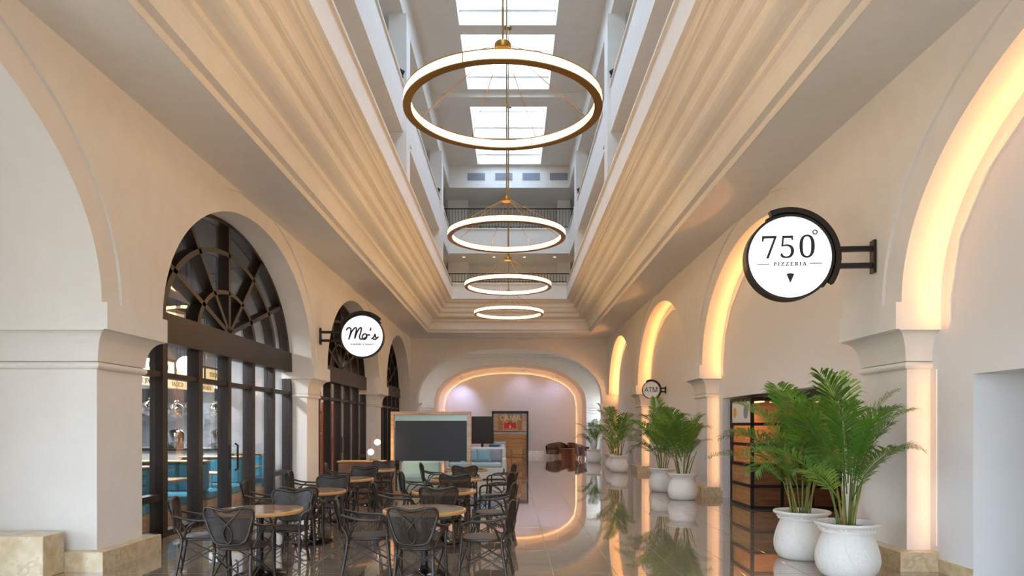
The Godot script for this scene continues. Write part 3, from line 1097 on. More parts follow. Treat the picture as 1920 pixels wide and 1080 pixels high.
func storefront(n: int, label: String, d0: float, d1: float, doors: bool) -> void:
	var w := setting("window_%d" % n, label, "shop window")
	var xf := GLASS_L
	var xb := GLASS_L - 0.2
	var xg := GLASS_L - 0.12
	var dc := (d0 + d1) * 0.5
	var yc := 3.40
	var a := (d1 - d0) * 0.5 + 0.05
	var b := SPRING + RISE - yc + 0.04
	var m := MB.new()
	m.span(P(xf + 0.05, 2.95, d0 - 0.22), P(xb, yc, d1 + 0.22))
	part("transom", m, M.bronze, w, "broad dark bronze transom beam")
	# concentric arcs
	for e in [[0.36, 0.07], [0.70, 0.08], [0.985, 0.12]]:
		m = MB.new()
		var segs := 40
		for i in segs:
			var t0 := PI * i / segs
			var t1 := PI * (i + 1) / segs
			var k0: float = e[0] - e[1] / b * 0.5
			var k1: float = e[0] + e[1] / b * 0.5
			var p0 := ell(dc, yc, a, b, k0, t0); var p1 := ell(dc, yc, a, b, k0, t1)
			var q0 := ell(dc, yc, a, b, k1, t0); var q1 := ell(dc, yc, a, b, k1, t1)
			m.quad(P(xf, p0.y, p0.x), P(xf, p1.y, p1.x), P(xf, q1.y, q1.x), P(xf, q0.y, q0.x), Vector3(1, 0, 0))
			m.quad(P(xb, p0.y, p0.x), P(xb, p1.y, p1.x), P(xb, q1.y, q1.x), P(xb, q0.y, q0.x), Vector3(-1, 0, 0))
			m.quad(P(xf, p0.y, p0.x), P(xf, p1.y, p1.x), P(xb, p1.y, p1.x), P(xb, p0.y, p0.x), Vector3(0, yc - p0.y, p0.x - dc))
			m.quad(P(xf, q0.y, q0.x), P(xf, q1.y, q1.x), P(xb, q1.y, q1.x), P(xb, q0.y, q0.x), Vector3(0, q0.y - yc, dc - q0.x))
		part("fan_arc", m, M.bronze, w)
	for i in range(1, 6):
		var ang := PI * i / 6.0
		var p := ell(dc, yc, a, b, 0.02, ang)
		var q := ell(dc, yc, a, b, 0.985, ang)
		m = MB.new()
		m.bar(P((xf + xb) * 0.5, p.y, p.x), P((xf + xb) * 0.5, q.y, q.x), 0.085, 0.2, Vector3.RIGHT)
		part("fan_bar", m, M.bronze, w)
	var rings := [0.0, 0.36, 0.70, 0.97]
	for j in 3:
		for i in 6:
			m = MB.new()
			for s in 6:
				var t0 := PI * (i + s / 6.0) / 6.0
				var t1 := PI * (i + (s + 1) / 6.0) / 6.0
				var p0 := ell(dc, yc, a, b, rings[j], t0); var p1 := ell(dc, yc, a, b, rings[j], t1)
				var q0 := ell(dc, yc, a, b, rings[j + 1], t0); var q1 := ell(dc, yc, a, b, rings[j + 1], t1)
				m.quad(P(xg, p0.y, p0.x), P(xg, p1.y, p1.x), P(xg, q1.y, q1.x), P(xg, q0.y, q0.x), Vector3(1, 0, 0))
			part("pane", m, M.pane, w)
	# mullions and lower panes
	var step := (d1 - d0 + 0.2) / 6.0
	for i in 7:
		var dd := d0 - 0.1 + step * i
		m = MB.new()
		m.span(P(xf, 0, dd - 0.075), P(xb, 2.95, dd + 0.075))
		part("mullion", m, M.bronze, w)
		if i == 6:
			break
		var da := dd + 0.075
		var db := dd + step - 0.075
		m = MB.new()
		m.span(P(xf - 0.02, 2.42, da), P(xb + 0.02, 2.5, db))
		part("rail", m, M.bronze, w)
		m = MB.new()
		m.span(P(xf - 0.02, 0, da), P(xb + 0.02, 0.09, db))
		part("sill", m, M.bronze, w)
		m = MB.new()
		m.span(P(xg, 2.5, da), P(xg - 0.01, 2.95, db))
		part("pane", m, M.pane, w)
		m = MB.new()
		m.span(P(xg, 0.09, da), P(xg - 0.01, 2.42, db))
		part("pane", m, M.pane, w)
		if i == 0 or i == 5:
			m = MB.new()
			m.span(P(xf - 0.02, 0.56, da), P(xb + 0.02, 0.66, db))
			part("rail", m, M.bronze, w)
		if doors and (i == 2 or i == 3):
			m = MB.new()
			var hd := db - 0.12 if i == 2 else da + 0.12
			m.tube([P(xf + 0.02, 0.85, hd), P(xf + 0.07, 0.88, hd), P(xf + 0.07, 1.32, hd), P(xf + 0.02, 1.35, hd)], 0.02, 8)
			part("door_handle", m, M.black_metal, w)

func room(n: int, label: String, x1: float, d0: float, d1: float, top: float, fl: Material, wl: Material, cl: Material, bk: Material) -> void:
	var r := setting("floor_shop_%d" % n, "floor of the " + label, "floor")
	var m := MB.new()
	m.span(P(GLASS_L - 0.2, -0.06, d0), P(x1, 0.002, d1))
	part("shop_floor", m, fl, r)
	r = setting("ceiling_shop_%d" % n, "ceiling of the " + label, "ceiling")
	m = MB.new()
	m.span(P(-5.45, top, d0), P(x1, top + 0.15, d1))
	part("shop_ceiling", m, cl, r)
	r = setting("wall_shop_%d_back" % n, "back wall of the " + label, "wall")
	m = MB.new()
	m.span(P(x1 - 0.15, 0, d0), P(x1, top, d1))
	part("shop_back", m, bk, r)
	for k in 2:
		r = setting("wall_shop_%d_%s" % [n, ["near", "far"][k]], ["near", "far"][k] + " side wall of the " + label, "wall")
		m = MB.new()
		m.span(P(-5.47, 0, [d0, d1 - 0.1][k]), P(x1, top, [d0 + 0.1, d1][k]))
		part("shop_side", m, wl, r)

func text_mesh(s: String, em: float, font_name: String, depth := 0.004, weight := 400, spacing := 0) -> TextMesh:
	var f := SystemFont.new()
	f.font_names = PackedStringArray([font_name])
	f.font_weight = weight
	var t := TextMesh.new()
	t.text = s
	if spacing:
		var fv := FontVariation.new()
		fv.base_font = f
		fv.spacing_glyph = spacing
		t.font = fv
	else:
		t.font = f
	t.font_size = 64
	t.pixel_size = em / 64.0
	t.depth = depth
	return t

func letter(s: String, at: Vector3, em: float, font_name: String, mt: Material, parent: Node3D, weight := 400, turn := 0.0, spacing := 0) -> void:
	var o := part("lettering", text_mesh(s, em, font_name, 0.004, weight, spacing), mt, parent)
	o.position = at
	o.rotation.y = turn

func build_restaurant() -> void:
	M.shop_floor = mat(c8(120, 112, 104), 0.3)
	room(1, "bright burger restaurant behind the first window", -13.5, 9.0, 25.6, 5.55, M.shop_floor, M.shop_wall, M.shop_dark, M.shop_wall)
	# booths along the glass: bench, table, bench
	var bench: Node3D = null
	var base: Node3D = null
	var words := ["first", "second", "third", "fourth"]
	for i in 4:
		var d := 10.35 + i * 1.85
		for s in [-1.0, 1.0]:
			var at := P(-6.45, 0, d + s * 0.57)
			var lab: String = "teal channelled booth bench of the " + words[i] + " window booth, " + ("near" if s < 0 else "far") + " side"
			if bench == null:
				bench = thing("booth_bench", lab, "bench", at, 0.0, "teal booth benches")
				var m := MB.new()
				m.cbox(Vector3(0, 0.13, 0.02), Vector3(1.3, 0.26, 0.52), 0.01)
				part("base", m, M.tan_wood, bench)
				m = MB.new()
				m.cbox(Vector3(0, 0.36, -0.02), Vector3(1.3, 0.2, 0.52), 0.05)
				part("seat", m, M.teal, bench)
				for c in 6:
					m = MB.new()
					m.cbox(Vector3(-0.54 + c * 0.217, 0.72, 0.24), Vector3(0.214, 0.56, 0.16), 0.05)
					part("back_channel", m, M.teal, bench)
				m = MB.new()
				m.cbox(Vector3(0, 1.015, 0.25), Vector3(1.32, 0.03, 0.2), 0.008)
				part("cap_rail", m, M.tan_wood, bench)
				bench.rotation.y = PI if s > 0 else 0.0
			else:
				copy_of(bench, "booth_bench", lab, at, PI if s > 0 else 0.0)
		var tl: String = "pale wood booth table on chrome legs in the " + words[i] + " window booth"
		if base == null:
			base = thing("booth_table", tl, "table", P(-6.4, 0, d), 0.0, "booth tables")
			var m := MB.new()
			m.cbox(Vector3(0, 0.735, 0), Vector3(1.15, 0.035, 0.62), 0.008)
			part("table_top", m, M.oak, base)
			for s in [-0.3, 0.3]:
				m = MB.new()
				m.tube([Vector3(s, 0.004, 0), Vector3(s, 0.72, 0)], 0.03, 10)
				part("leg", m, M.chrome, base)
				m = MB.new()
				m.t = Transform3D(Basis.IDENTITY, Vector3(s, 0.004, 0))
				m.lathe([Vector2(0.0, 0.0), Vector2(0.2, 0.0), Vector2(0.2, 0.012), Vector2(0.03, 0.03)], 20)
				part("foot_plate", m, M.chrome, base)
		else:
			copy_of(base, "booth_table", tl, P(-6.4, 0, d))
	# high counter with stools, kitchen behind
	var t := thing("bar_counter", "long white restaurant counter with a dark top", "counter", P(-9.6, 0, 19.4))
	var m := MB.new()
	m.cbox(Vector3(0, 0.5, 0), Vector3(4.6, 1.0, 0.6), 0.01)
	part("body", m, M.white, t)
	m = MB.new()
	m.cbox(Vector3(0, 1.03, 0.05), Vector3(4.8, 0.05, 0.8), 0.01)
	part("worktop", m, M.black_metal, t)
	var st: Node3D = null
	for i in 9:
		var at := P(-7.6 - (i % 5) * 0.95, 0, 18.2 if i < 5 else 16.4)
		var lab := "black shop chair with chrome legs by the counter, %s from the window end" % ["first", "second", "third", "fourth", "fifth", "sixth", "seventh", "eighth", "ninth"][i]
		if st == null:
			st = thing("shop_chair", lab, "chair", at, 0.0, "black chairs in the restaurant")
			m = MB.new()
			m.cbox(Vector3(0, 0.62, 0), Vector3(0.4, 0.05, 0.4), 0.02)
			part("seat", m, M.black_metal, st)
			m = MB.new()
			m.cbox(Vector3(0.19, 0.92, 0), Vector3(0.04, 0.34, 0.4), 0.018)
			part("backrest", m, M.black_metal, st)
			for sx in [-1.0, 1.0]:
				for sz in [-1.0, 1.0]:
					m = MB.new()
					m.tube([Vector3(sx * 0.2, 0.0, sz * 0.2), Vector3(sx * 0.16, 0.6, sz * 0.16)], 0.014, 6)
					part("leg", m, M.chrome, st)
		else:
			copy_of(st, "shop_chair", lab, at, 0.3 if i % 3 == 0 else -0.2)
	# kitchen units
	for i in 3:
		t = thing("kitchen_hood", "steel kitchen hood over the back wall range, " + ["nearest", "middle", "farthest"][i] + " one", "hood", P(-8.05 - i * 2.15, 2.1, 24.9), -PI / 2, "steel kitchen hoods")
		m = MB.new()
		m.extrude(PackedVector2Array([Vector2(-0.6, 0), Vector2(0.5, 0), Vector2(0.5, 0.12), Vector2(-0.1, 0.6), Vector2(-0.6, 0.6)]), -1.0, 1.0)
		part("canopy", m, M.steel, t)
		t = thing("kitchen_range", "white kitchen unit with a steel top under the hoods, " + ["nearest", "middle", "farthest"][i] + " one", "kitchen unit", P(-8.13 - i * 2.145, 0, 25.05), -PI / 2, "kitchen units")
		m = MB.new()
		m.cbox(Vector3(0, 0.46, 0), Vector3(0.8, 0.92, 2.1), 0.01)
		part("body", m, M.white, t)
		m = MB.new()
		m.cbox(Vector3(0, 0.94, 0), Vector3(0.84, 0.04, 2.14), 0.008)
		part("worktop", m, M.steel, t)
	# round appliances on the counter
	for i in 3:
		t = thing("coffee_urn", "round steel urn on the restaurant counter, " + ["nearest", "middle", "farthest"][i] + " one", "urn", P(-8.2 - i * 1.2, 1.055, 19.4), 0.0, "steel urns on the counter")
		m = MB.new()
		m.lathe([Vector2(0.0, 0.0), Vector2(0.2, 0.0), Vector2(0.22, 0.05), Vector2(0.22, 0.42), Vector2(0.16, 0.5), Vector2(0.03, 0.53), Vector2(0.03, 0.57), Vector2(0.0, 0.57)], 24)
		part("body", m, M.chrome, t)
		m = MB.new()
		m.tube([Vector3(0.2, 0.14, 0), Vector3(0.28, 0.14, 0), Vector3(0.28, 0.1, 0)], 0.014, 8)
		part("tap", m, M.chrome, t)
	t = thing("counter_bulkhead", "dark bulkhead with shelves hanging over the restaurant counter", "bulkhead", P(-9.6, 2.35, 20.2))
	m = MB.new()
	m.cbox(Vector3(0, 0.2, 0), Vector3(4.8, 0.4, 0.5), 0.01)
	part("box", m, M.shop_dark, t)
	for i in 4:
		m = MB.new()
		m.tube([Vector3(-2.1 + i * 1.4, 0.4, 0), Vector3(-2.1 + i * 1.4, 3.2, 0)], 0.015, 6)
		part("hanger", m, M.black_metal, t)
	# chrome ball pendants
	var pn: Node3D = null
	var spots := [[-7.55, 2.02, 15.6], [-7.35, 2.06, 15.9], [-7.1, 2.05, 16.6], [-7.6, 2.02, 18.6], [-7.45, 2.08, 19.2], [-7.6, 2.05, 14.6], [-8.2, 2.04, 17.0]]
	for i in spots.size():
		var s: Array = spots[i]
		var lab := "mirrored ball pendant lamp inside the restaurant, %s from the left" % ["second", "third", "fourth", "fifth", "sixth", "first", "seventh"][i]
		if pn == null:
			pn = thing("pendant_lamp", lab, "lamp", P(s[0], s[1], s[2]), 0.0, "mirrored pendants in the restaurant")
			m = MB.new()
			m.ball(Vector3.ZERO, 0.17, 24)
			part("globe", m, M.chrome, pn)
			m = MB.new()
			m.lathe([Vector2(0.05, 0.15), Vector2(0.05, 0.21), Vector2(0.02, 0.24)], 14)
			part("cap", m, M.chrome, pn)
			m = MB.new()
			m.tube([Vector3(0, 0.23, 0), Vector3(0, 3.54, 0)], 0.006, 6)
			part("cord", m, M.black_metal, pn)
		else:
			copy_of(pn, "pendant_lamp", lab, P(s[0], s[1], s[2]))
	t = thing("globe_lamp", "large white glass globe lamp in the restaurant window", "lamp", P(-7.0, 2.98, 14.9))
	m = MB.new()
	m.ball(Vector3.ZERO, 0.2, 20)
	part("globe", m, M.cool_bulb, t)
	m = MB.new()
	m.tube([Vector3(0, 0.2, 0), Vector3(0, 2.5, 0)], 0.008, 6)
	part("cord", m, M.black_metal, t)
	# lit menu boxes
	for row in 2:
		t = thing("menu_lightbox", ["upper", "lower"][row] + " row of glowing cream menu boxes in the restaurant", "sign", P(-7.7 - row * 0.9, 2.98 - row * 0.24, 15.0 + row * 1.2))
		for i in 5:
			m = MB.new()
			m.cbox(Vector3(0, 0, -3.0 + i * 1.5), Vector3(0.12, 0.26 - row * 0.06, 1.4), 0.01)
			part("light_panel", m, M.menu_glow, t)
			m = MB.new()
			m.cbox(Vector3(0, 0, -2.26 + i * 1.5), Vector3(0.14, 0.3 - row * 0.06, 0.05), 0.005)
			part("divider", m, M.black_metal, t)
			letter(["THE SHAKES", "SALTED", "THE JINGLE", "FRIES", "THE FRY"][i], Vector3(0.064, -0.0, -3.0 + i * 1.5), 0.15, "Droid Serif", M.ink, t, 700, PI / 2)
		m = MB.new()
		m.box(Vector3(-0.02, 0.18, 0), Vector3(0.06, 0.04, 7.6))
		part("hanging_rail", m, M.black_metal, t)
		for i in 4:
			m = MB.new()
			m.tube([Vector3(0, 0.18, -3.2 + i * 2.1), Vector3(0, 2.7, -3.2 + i * 2.1)], 0.008, 6)
			part("hanger", m, M.black_metal, t)
	# timber beams with light tubes under the ceiling
	for i in 6:
		t = thing("ceiling_beam", "wooden slatted beam under the restaurant ceiling, %s from the glass" % ["first", "second", "third", "fourth", "fifth", "sixth"][i], "beam", P(-6.6 - i * 1.1, 4.3, 13.1), 0.0, "beams under the restaurant ceiling")
		m = MB.new()
		m.cbox(Vector3.ZERO, Vector3(0.5, 0.08, 7.8), 0.01)
		part("board", m, M.walnut, t)
	for i in 4:
		t = thing("ceiling_panel_light", "flat ceiling light panel in the restaurant, " + ["first", "second", "third", "fourth"][i] + " from the glass", "light", P([-7.0, -9.0, -9.0, -9.5][i], 3.95, [13.3, 15.0, 20.5, 23.6][i]), 0.0, "restaurant ceiling lights")
		m = MB.new()
		m.cbox(Vector3.ZERO, Vector3(0.3, 0.05, 2.4), 0.008)
		part("housing", m, M.white, t)
		m = MB.new()
		m.box(Vector3(0, -0.03, 0), Vector3(0.26, 0.01, 2.36))
		part("light_diffuser", m, M.cool_bulb, t)
		area(t, P([-7.0, -9.0, -9.0, -9.5][i], 3.9, [13.3, 15.0, 20.5, 23.6][i]), Vector3.DOWN, 0.26, 2.36, c8(240, 246, 255), [34.0, 30.0, 40.0, 60.0][i], Vector3(0, 0, 1))
	# second shop
	var pt := setting("wall_shop_partition", "partition between the restaurant and the second shop", "wall")
	m = MB.new()
	m.span(P(-6.95, 0, 17.3), P(-7.05, 5.55, 25.6))
	m.span(P(-5.47, 0, 17.2), P(-7.05, 5.55, 17.3))
	part("wall_panel", m, M.shop_wall, pt)
	room(2, "dim shop behind the second window", -6.9, 17.4, 25.5, 5.5, M.shop_floor, M.shop_wall, M.shop_dark, M.walnut)
	for i in 3:
		t = thing("poster_panel", "tall orange poster panel inside the second shop, " + ["nearest", "middle", "farthest"][i] + " one", "poster", P(-5.85, 0, 21.0 + i * 1.25), 0.0, "orange posters in the second shop")
		m = MB.new()
		m.cbox(Vector3(0, 1.2, 0), Vector3(0.05, 2.4, 1.0 if i < 2 else 0.5), 0.006)
		part("board", m, M.orange_lit, t)
		m = MB.new()
		m.lathe([Vector2(0.0, 0.0), Vector2(0.09, 0.03), Vector2(0.11, 0.12), Vector2(0.08, 0.2), Vector2(0.0, 0.24)], 14)
		var ob := part("red_emblem", m, M.red, t)
		ob.position = Vector3(0.03, 2.05, 0)
		ob.scale = Vector3(0.15, 1, 1)
		letter("DELI", Vector3(0.03, 1.62, 0), 0.16, "Droid Sans", M.red, t, 700, PI / 2)
	for i in 2:
		t = thing("white_column", "white square column inside the second shop, " + ["nearer", "farther"][i] + " one", "column", P(-6.4 - i * 0.15, 0, 23.9 + i * 0.9), 0.0, "columns in the second shop")
		m = MB.new()
		m.cbox(Vector3(0, 2.3, 0), Vector3(0.3, 4.6, 0.26), 0.01)
		part("shaft", m, M.white, t)
	t = thing("ceiling_panel_light", "flat ceiling light panel in the second shop", "light", P(-5.68, 3.9, 21.6))
	m = MB.new()
	m.cbox(Vector3.ZERO, Vector3(0.3, 0.05, 2.4), 0.008)
	part("housing", m, M.white, t)
	m = MB.new()
	m.box(Vector3(0, -0.03, 0), Vector3(0.26, 0.01, 2.36))
	part("light_diffuser", m, M.cool_bulb, t)
	area(t, P(-5.68, 3.85, 21.6), Vector3.DOWN, 0.26, 2.36, c8(255, 224, 190), 12.0, Vector3(0, 0, 1))
	room(3, "unlit shop behind the third window", -9.5, 25.6, 32.9, 5.55, M.shop_floor, M.walnut, M.shop_dark, M.walnut)

# ------------------------------------------------------------------ hanging rings
func build_rings() -> void:
	var first: Node3D = null
	var ds := [8.34, 14.0, 19.0, 23.7]
	var words := ["nearest and largest", "second", "third", "farthest"]
	for k in 4:
		var at := P(-0.11, 5.47, ds[k])
		var lab: String = "glowing brass ring chandelier hanging in the atrium, " + words[k] + (" in view" if k == 0 else " along the hall")
		if first == null:
			first = thing("ring_chandelier", lab, "chandelier", at, 0.0, "ring chandeliers")
			var R := 1.19
			var r2 := 1.095
			var m := MB.new()
			m.lathe([Vector2(r2, 0.0), Vector2(R, 0.0), Vector2(R, 0.012), Vector2(r2, 0.012), Vector2(r2, 0.0)], 96, 0.99)
			part("brass_base", m, M.brass, first)
			m = MB.new()
			m.lathe([Vector2(r2, 0.108), Vector2(R, 0.108), Vector2(R, 0.118), Vector2(r2, 0.118), Vector2(r2, 0.108)], 96, 0.99)
			part("brass_top", m, M.brass, first)
			m = MB.new()
			m.lathe([Vector2(R - 0.004, 0.012), Vector2(R - 0.004, 0.108)], 96)
			part("outer_light_diffuser", m, M.ring_glow, first)
			m = MB.new()
			m.lathe([Vector2(r2 + 0.004, 0.108), Vector2(r2 + 0.004, 0.012)], 96)
			part("inner_light_diffuser", m, M.ring_glow, first)
			for i in 4:
				var a := TAU * (i + 0.22) / 4.0
				m = MB.new()
				m.t = Transform3D(Basis(Vector3.UP, -a), Vector3.ZERO)
				m.box(Vector3(R - 0.002, 0.06, 0), Vector3(0.006, 0.1, 0.008))
				part("joint_clip", m, M.brass, first)
				m = MB.new()
				m.t = Transform3D(Basis(Vector3.UP, -a), Vector3.ZERO)
				m.box(Vector3(r2 + 0.002, 0.06, 0), Vector3(0.006, 0.1, 0.008))
				part("joint_clip", m, M.brass, first)
			m = MB.new()
			m.lathe([Vector2(0.0, 0.74), Vector2(0.09, 0.74), Vector2(0.1, 0.75), Vector2(0.1, 0.81), Vector2(0.09, 0.825), Vector2(0.03, 0.83), Vector2(0.025, 0.86), Vector2(0.0, 0.86)], 28)
			part("hub", m, M.brass, first)
			for i in 8:
				var a := TAU * (i + 0.5) / 8.0
				var dir := Vector3(cos(a), 0, sin(a))
				m = MB.new()
				m.tube([dir * 0.08 + Vector3.UP * 0.77, dir * 1.14 + Vector3.UP * 0.118], 0.0045, 6)
				part("cable", m, M.brass, first)
			m = MB.new()
			m.tube([Vector3(0, 0.85, 0), Vector3(0, 7.13, 0)], 0.012, 8)
			part("rod", m, M.brass, first)
			m = MB.new()
			m.tube([Vector3(0.05, 0.82, 0), Vector3(0.06, 7.13, 0)], 0.004, 5)
			part("supply_cord", m, M.steel, first)
			m = MB.new()
			m.lathe([Vector2(0.0, 7.09), Vector2(0.1, 7.09), Vector2(0.1, 7.13)], 20)
			part("ceiling_cup", m, M.brass, first)
			for i in 8:
				var a := TAU * i / 8.0
				var dir := Vector3(cos(a), 0, sin(a))
				area(first, at + dir * (R + 0.012) + Vector3.UP * 0.06, dir, 0.8, 0.09, RING_COL, RING_E)
				dir = Vector3(cos(a + 0.39), 0, sin(a + 0.39))
				area(first, at + dir * (r2 - 0.02) + Vector3.UP * 0.06, -dir, 0.7, 0.09, RING_COL, RING_E)
		else:
			copy_of(first, "ring_chandelier", lab, at, 0.7 * k)

# ------------------------------------------------------------------ round hanging signs
func arc_band(m: MB, r0: float, r1: float, a0: float, a1: float, z0: float, z1: float, segs := 40) -> void:
	for i in segs:
		var t0 := lerpf(a0, a1, float(i) / segs)
		var t1 := lerpf(a0, a1, float(i + 1) / segs)
		var c0 := Vector3(cos(t0), sin(t0), 0)
		var c1 := Vector3(cos(t1), sin(t1), 0)
		for z in [z0, z1]:
			var zz := Vector3(0, 0, z)
			m.quad(c0 * r0 + zz, c1 * r0 + zz, c1 * r1 + zz, c0 * r1 + zz, Vector3(0, 0, signf(z - (z0 + z1) * 0.5)))
		var za := Vector3(0, 0, z0)
		var zb := Vector3(0, 0, z1)
		m.quad_n(c0 * r1 + za, c1 * r1 + za, c1 * r1 + zb, c0 * r1 + zb, c0, c1, c1, c0)
		m.quad_n(c0 * r0 + za, c1 * r0 + za, c1 * r0 + zb, c0 * r0 + zb, -c0, -c1, -c1, -c0)
	for t in [a0, a1]:
		var c := Vector3(cos(t), sin(t), 0)
		var tn: Vector3 = Vector3(sin(t), -cos(t), 0) * (1.0 if t == minf(a0, a1) else -1.0)
		m.quad(c * r0 + Vector3(0, 0, z0), c * r1 + Vector3(0, 0, z0), c * r1 + Vector3(0, 0, z1), c * r0 + Vector3(0, 0, z1), tn)

func round_sign(label: String, at: Vector3, r: float, reach: float, dir: float, turn: float, lit: bool, a0: float, a1: float) -> Node3D:
	var t := thing("hanging_sign", label, "sign", at, turn, "")
	var th := r * 0.36
	var m := MB.new()
	arc_band(m, r, r * 1.06, 0.0, TAU, -th * 0.5, th * 0.5, 64)
	part("rim", m, M.black_metal, t)
	for s in [1.0, -1.0]:
		m = MB.new()
		m.disc(Vector3(0, 0, s * (th * 0.5 - 0.012)), r * 1.01, Vector3(0, 0, s), 64)
		part("lightbox_face", m, M.sign_face if lit else M.white, t)
	m = MB.new()
	arc_band(m, r * 1.12, r * 1.25, a0, a1, -th * 0.2, th * 0.3)
	part("bracket_arc", m, M.black_metal, t)
	m = MB.new()
	arc_band(m, r * 1.04, r * 1.13, a0 - 0.09 * signf(a1 - a0), a1 + 0.12 * signf(a1 - a0), -th * 0.5, -th * 0.1)
	part("bracket_arc", m, M.black_metal, t)
	for y in [0.2, -0.21]:
		m = MB.new()
		m.span(Vector3(dir * r * 1.15, y * r - 0.04 * r - 0.01, -0.03), Vector3(dir * reach, y * r + 0.04 * r + 0.01, 0.03))
		part("arm", m, M.black_metal, t)
	m = MB.new()
	m.span(Vector3(dir * reach, -0.4 * r, -0.06), Vector3(dir * (reach - 0.03), 0.4 * r, 0.06))
	part("wall_plate", m, M.black_metal, t)
	return t

func spline(p: Array, steps := 8, closed := false) -> Array:
	var out := []
	var n := p.size()
	for i in (n if closed else n - 1):
		var p0 = p[(i - 1 + n) % n] if closed else p[maxi(i - 1, 0)]
		var p1 = p[i]
		var p2 = p[(i + 1) % n]
		var p3 = p[(i + 2) % n] if closed else p[mini(i + 2, n - 1)]
		for s in steps:
			var t := float(s) / steps
			out.append(0.5 * ((2.0 * p1) + (p2 - p0) * t + (2.0 * p0 - 5.0 * p1 + 4.0 * p2 - p3) * t * t + (3.0 * p1 - p0 - 3.0 * p2 + p3) * t * t * t))
	if not closed:
		out.append(p[n - 1])
	return out

func build_signs() -> void:
	var t := round_sign("round white lit pizzeria sign on a black bracket, upper right", P(3.43, 3.77, 8.62), 0.5, 1.03, 1.0, deg_to_rad(-5.0), true, deg_to_rad(112), deg_to_rad(-32))
	var z := 0.082
	for a in [["7", -0.25], ["5", -0.025], ["0", 0.205]]:
		letter(a[0], Vector3(a[1], 0.12, z), 0.385, "Droid Serif", M.ink, t)
	var m := MB.new()
	arc_band(m, 0.02, 0.031, 0.0, TAU, z, z + 0.004, 24)
	part("lettering", m, M.ink, t).position = Vector3(0.298, 0.3, 0)
	letter("PIZZERIA", Vector3(0.0, -0.085, z), 0.064, "Droid Serif", M.ink, t, 700, 0.0, 12)
	for x in [-0.32, 0.31]:
		m = MB.new()
		m.box(Vector3(x, -0.083, z), Vector3(0.145, 0.008, 0.004))
		part("lettering", m, M.ink, t)
	m = MB.new()
	m.extrude(PackedVector2Array([Vector2(0.005, -0.32), Vector2(0.05, -0.21), Vector2(0.03, -0.202), Vector2(0.005, -0.199), Vector2(-0.02, -0.202), Vector2(-0.04, -0.21)]), z - 0.002, z + 0.002)
	part("slice_mark", m, M.ink, t)
	# burger shop
	t = round_sign("round white lit burger shop sign with script lettering, left side", P(-3.66, 3.87, 17.0), 0.5, 1.03, -1.0, deg_to_rad(3.0), true, deg_to_rad(148), deg_to_rad(44))
	var strokes := [
		[[272, 252], [279, 241], [290, 238], [297, 246], [294, 270], [285, 302]],
		[[285, 302], [300, 262], [316, 240], [325, 238], [327, 250], [320, 280], [318, 298]],
		[[318, 298], [330, 262], [344, 240], [353, 238], [352, 256], [344, 282], [346, 297], [354, 299]],
		[[354, 299], [366, 296], [379, 288], [381, 275], [371, 270], [360, 280], [360, 294], [369, 301], [381, 292], [384, 278], [393, 277], [402, 276]],
		[[405, 237], [402, 254]],
		[[408, 299], [420, 288], [428, 272], [429, 284], [434, 293], [428, 301], [417, 298]],
		[[430, 300], [438, 294], [446, 285]]]
	for s in strokes:
		var pts := []
		for q in s:
			pts.append(Vector3((q[0] - 358.0) / 112.0 * 0.5, (283.0 - q[1]) / 112.0 * 0.5, z))
		m = MB.new()
		m.tube(spline(pts, 6), 0.0175, 8)
		part("lettering", m, M.ink, t)
	letter("BURGERS & SHAKES", Vector3(0.0, -0.2, z), 0.052, "Droid Sans", M.ink, t, 700, 0.0, 6)
	# cash machine
	t = round_sign("small round pale cash machine sign on the right wall", P(4.47, 2.83, 22.3), 0.27, 0.48, 1.0, 0.0, false, deg_to_rad(118), deg_to_rad(-50))
	letter("ATM", Vector3(0, 0, 0.05), 0.22, "Droid Sans", M.ink, t)

# ------------------------------------------------------------------ cafe furniture
func back_z(x: float, y: float) -> float:
	return 0.225 + (y - 0.45) * 0.2 + 0.055 * (1.0 - pow(x / 0.26, 2.0))

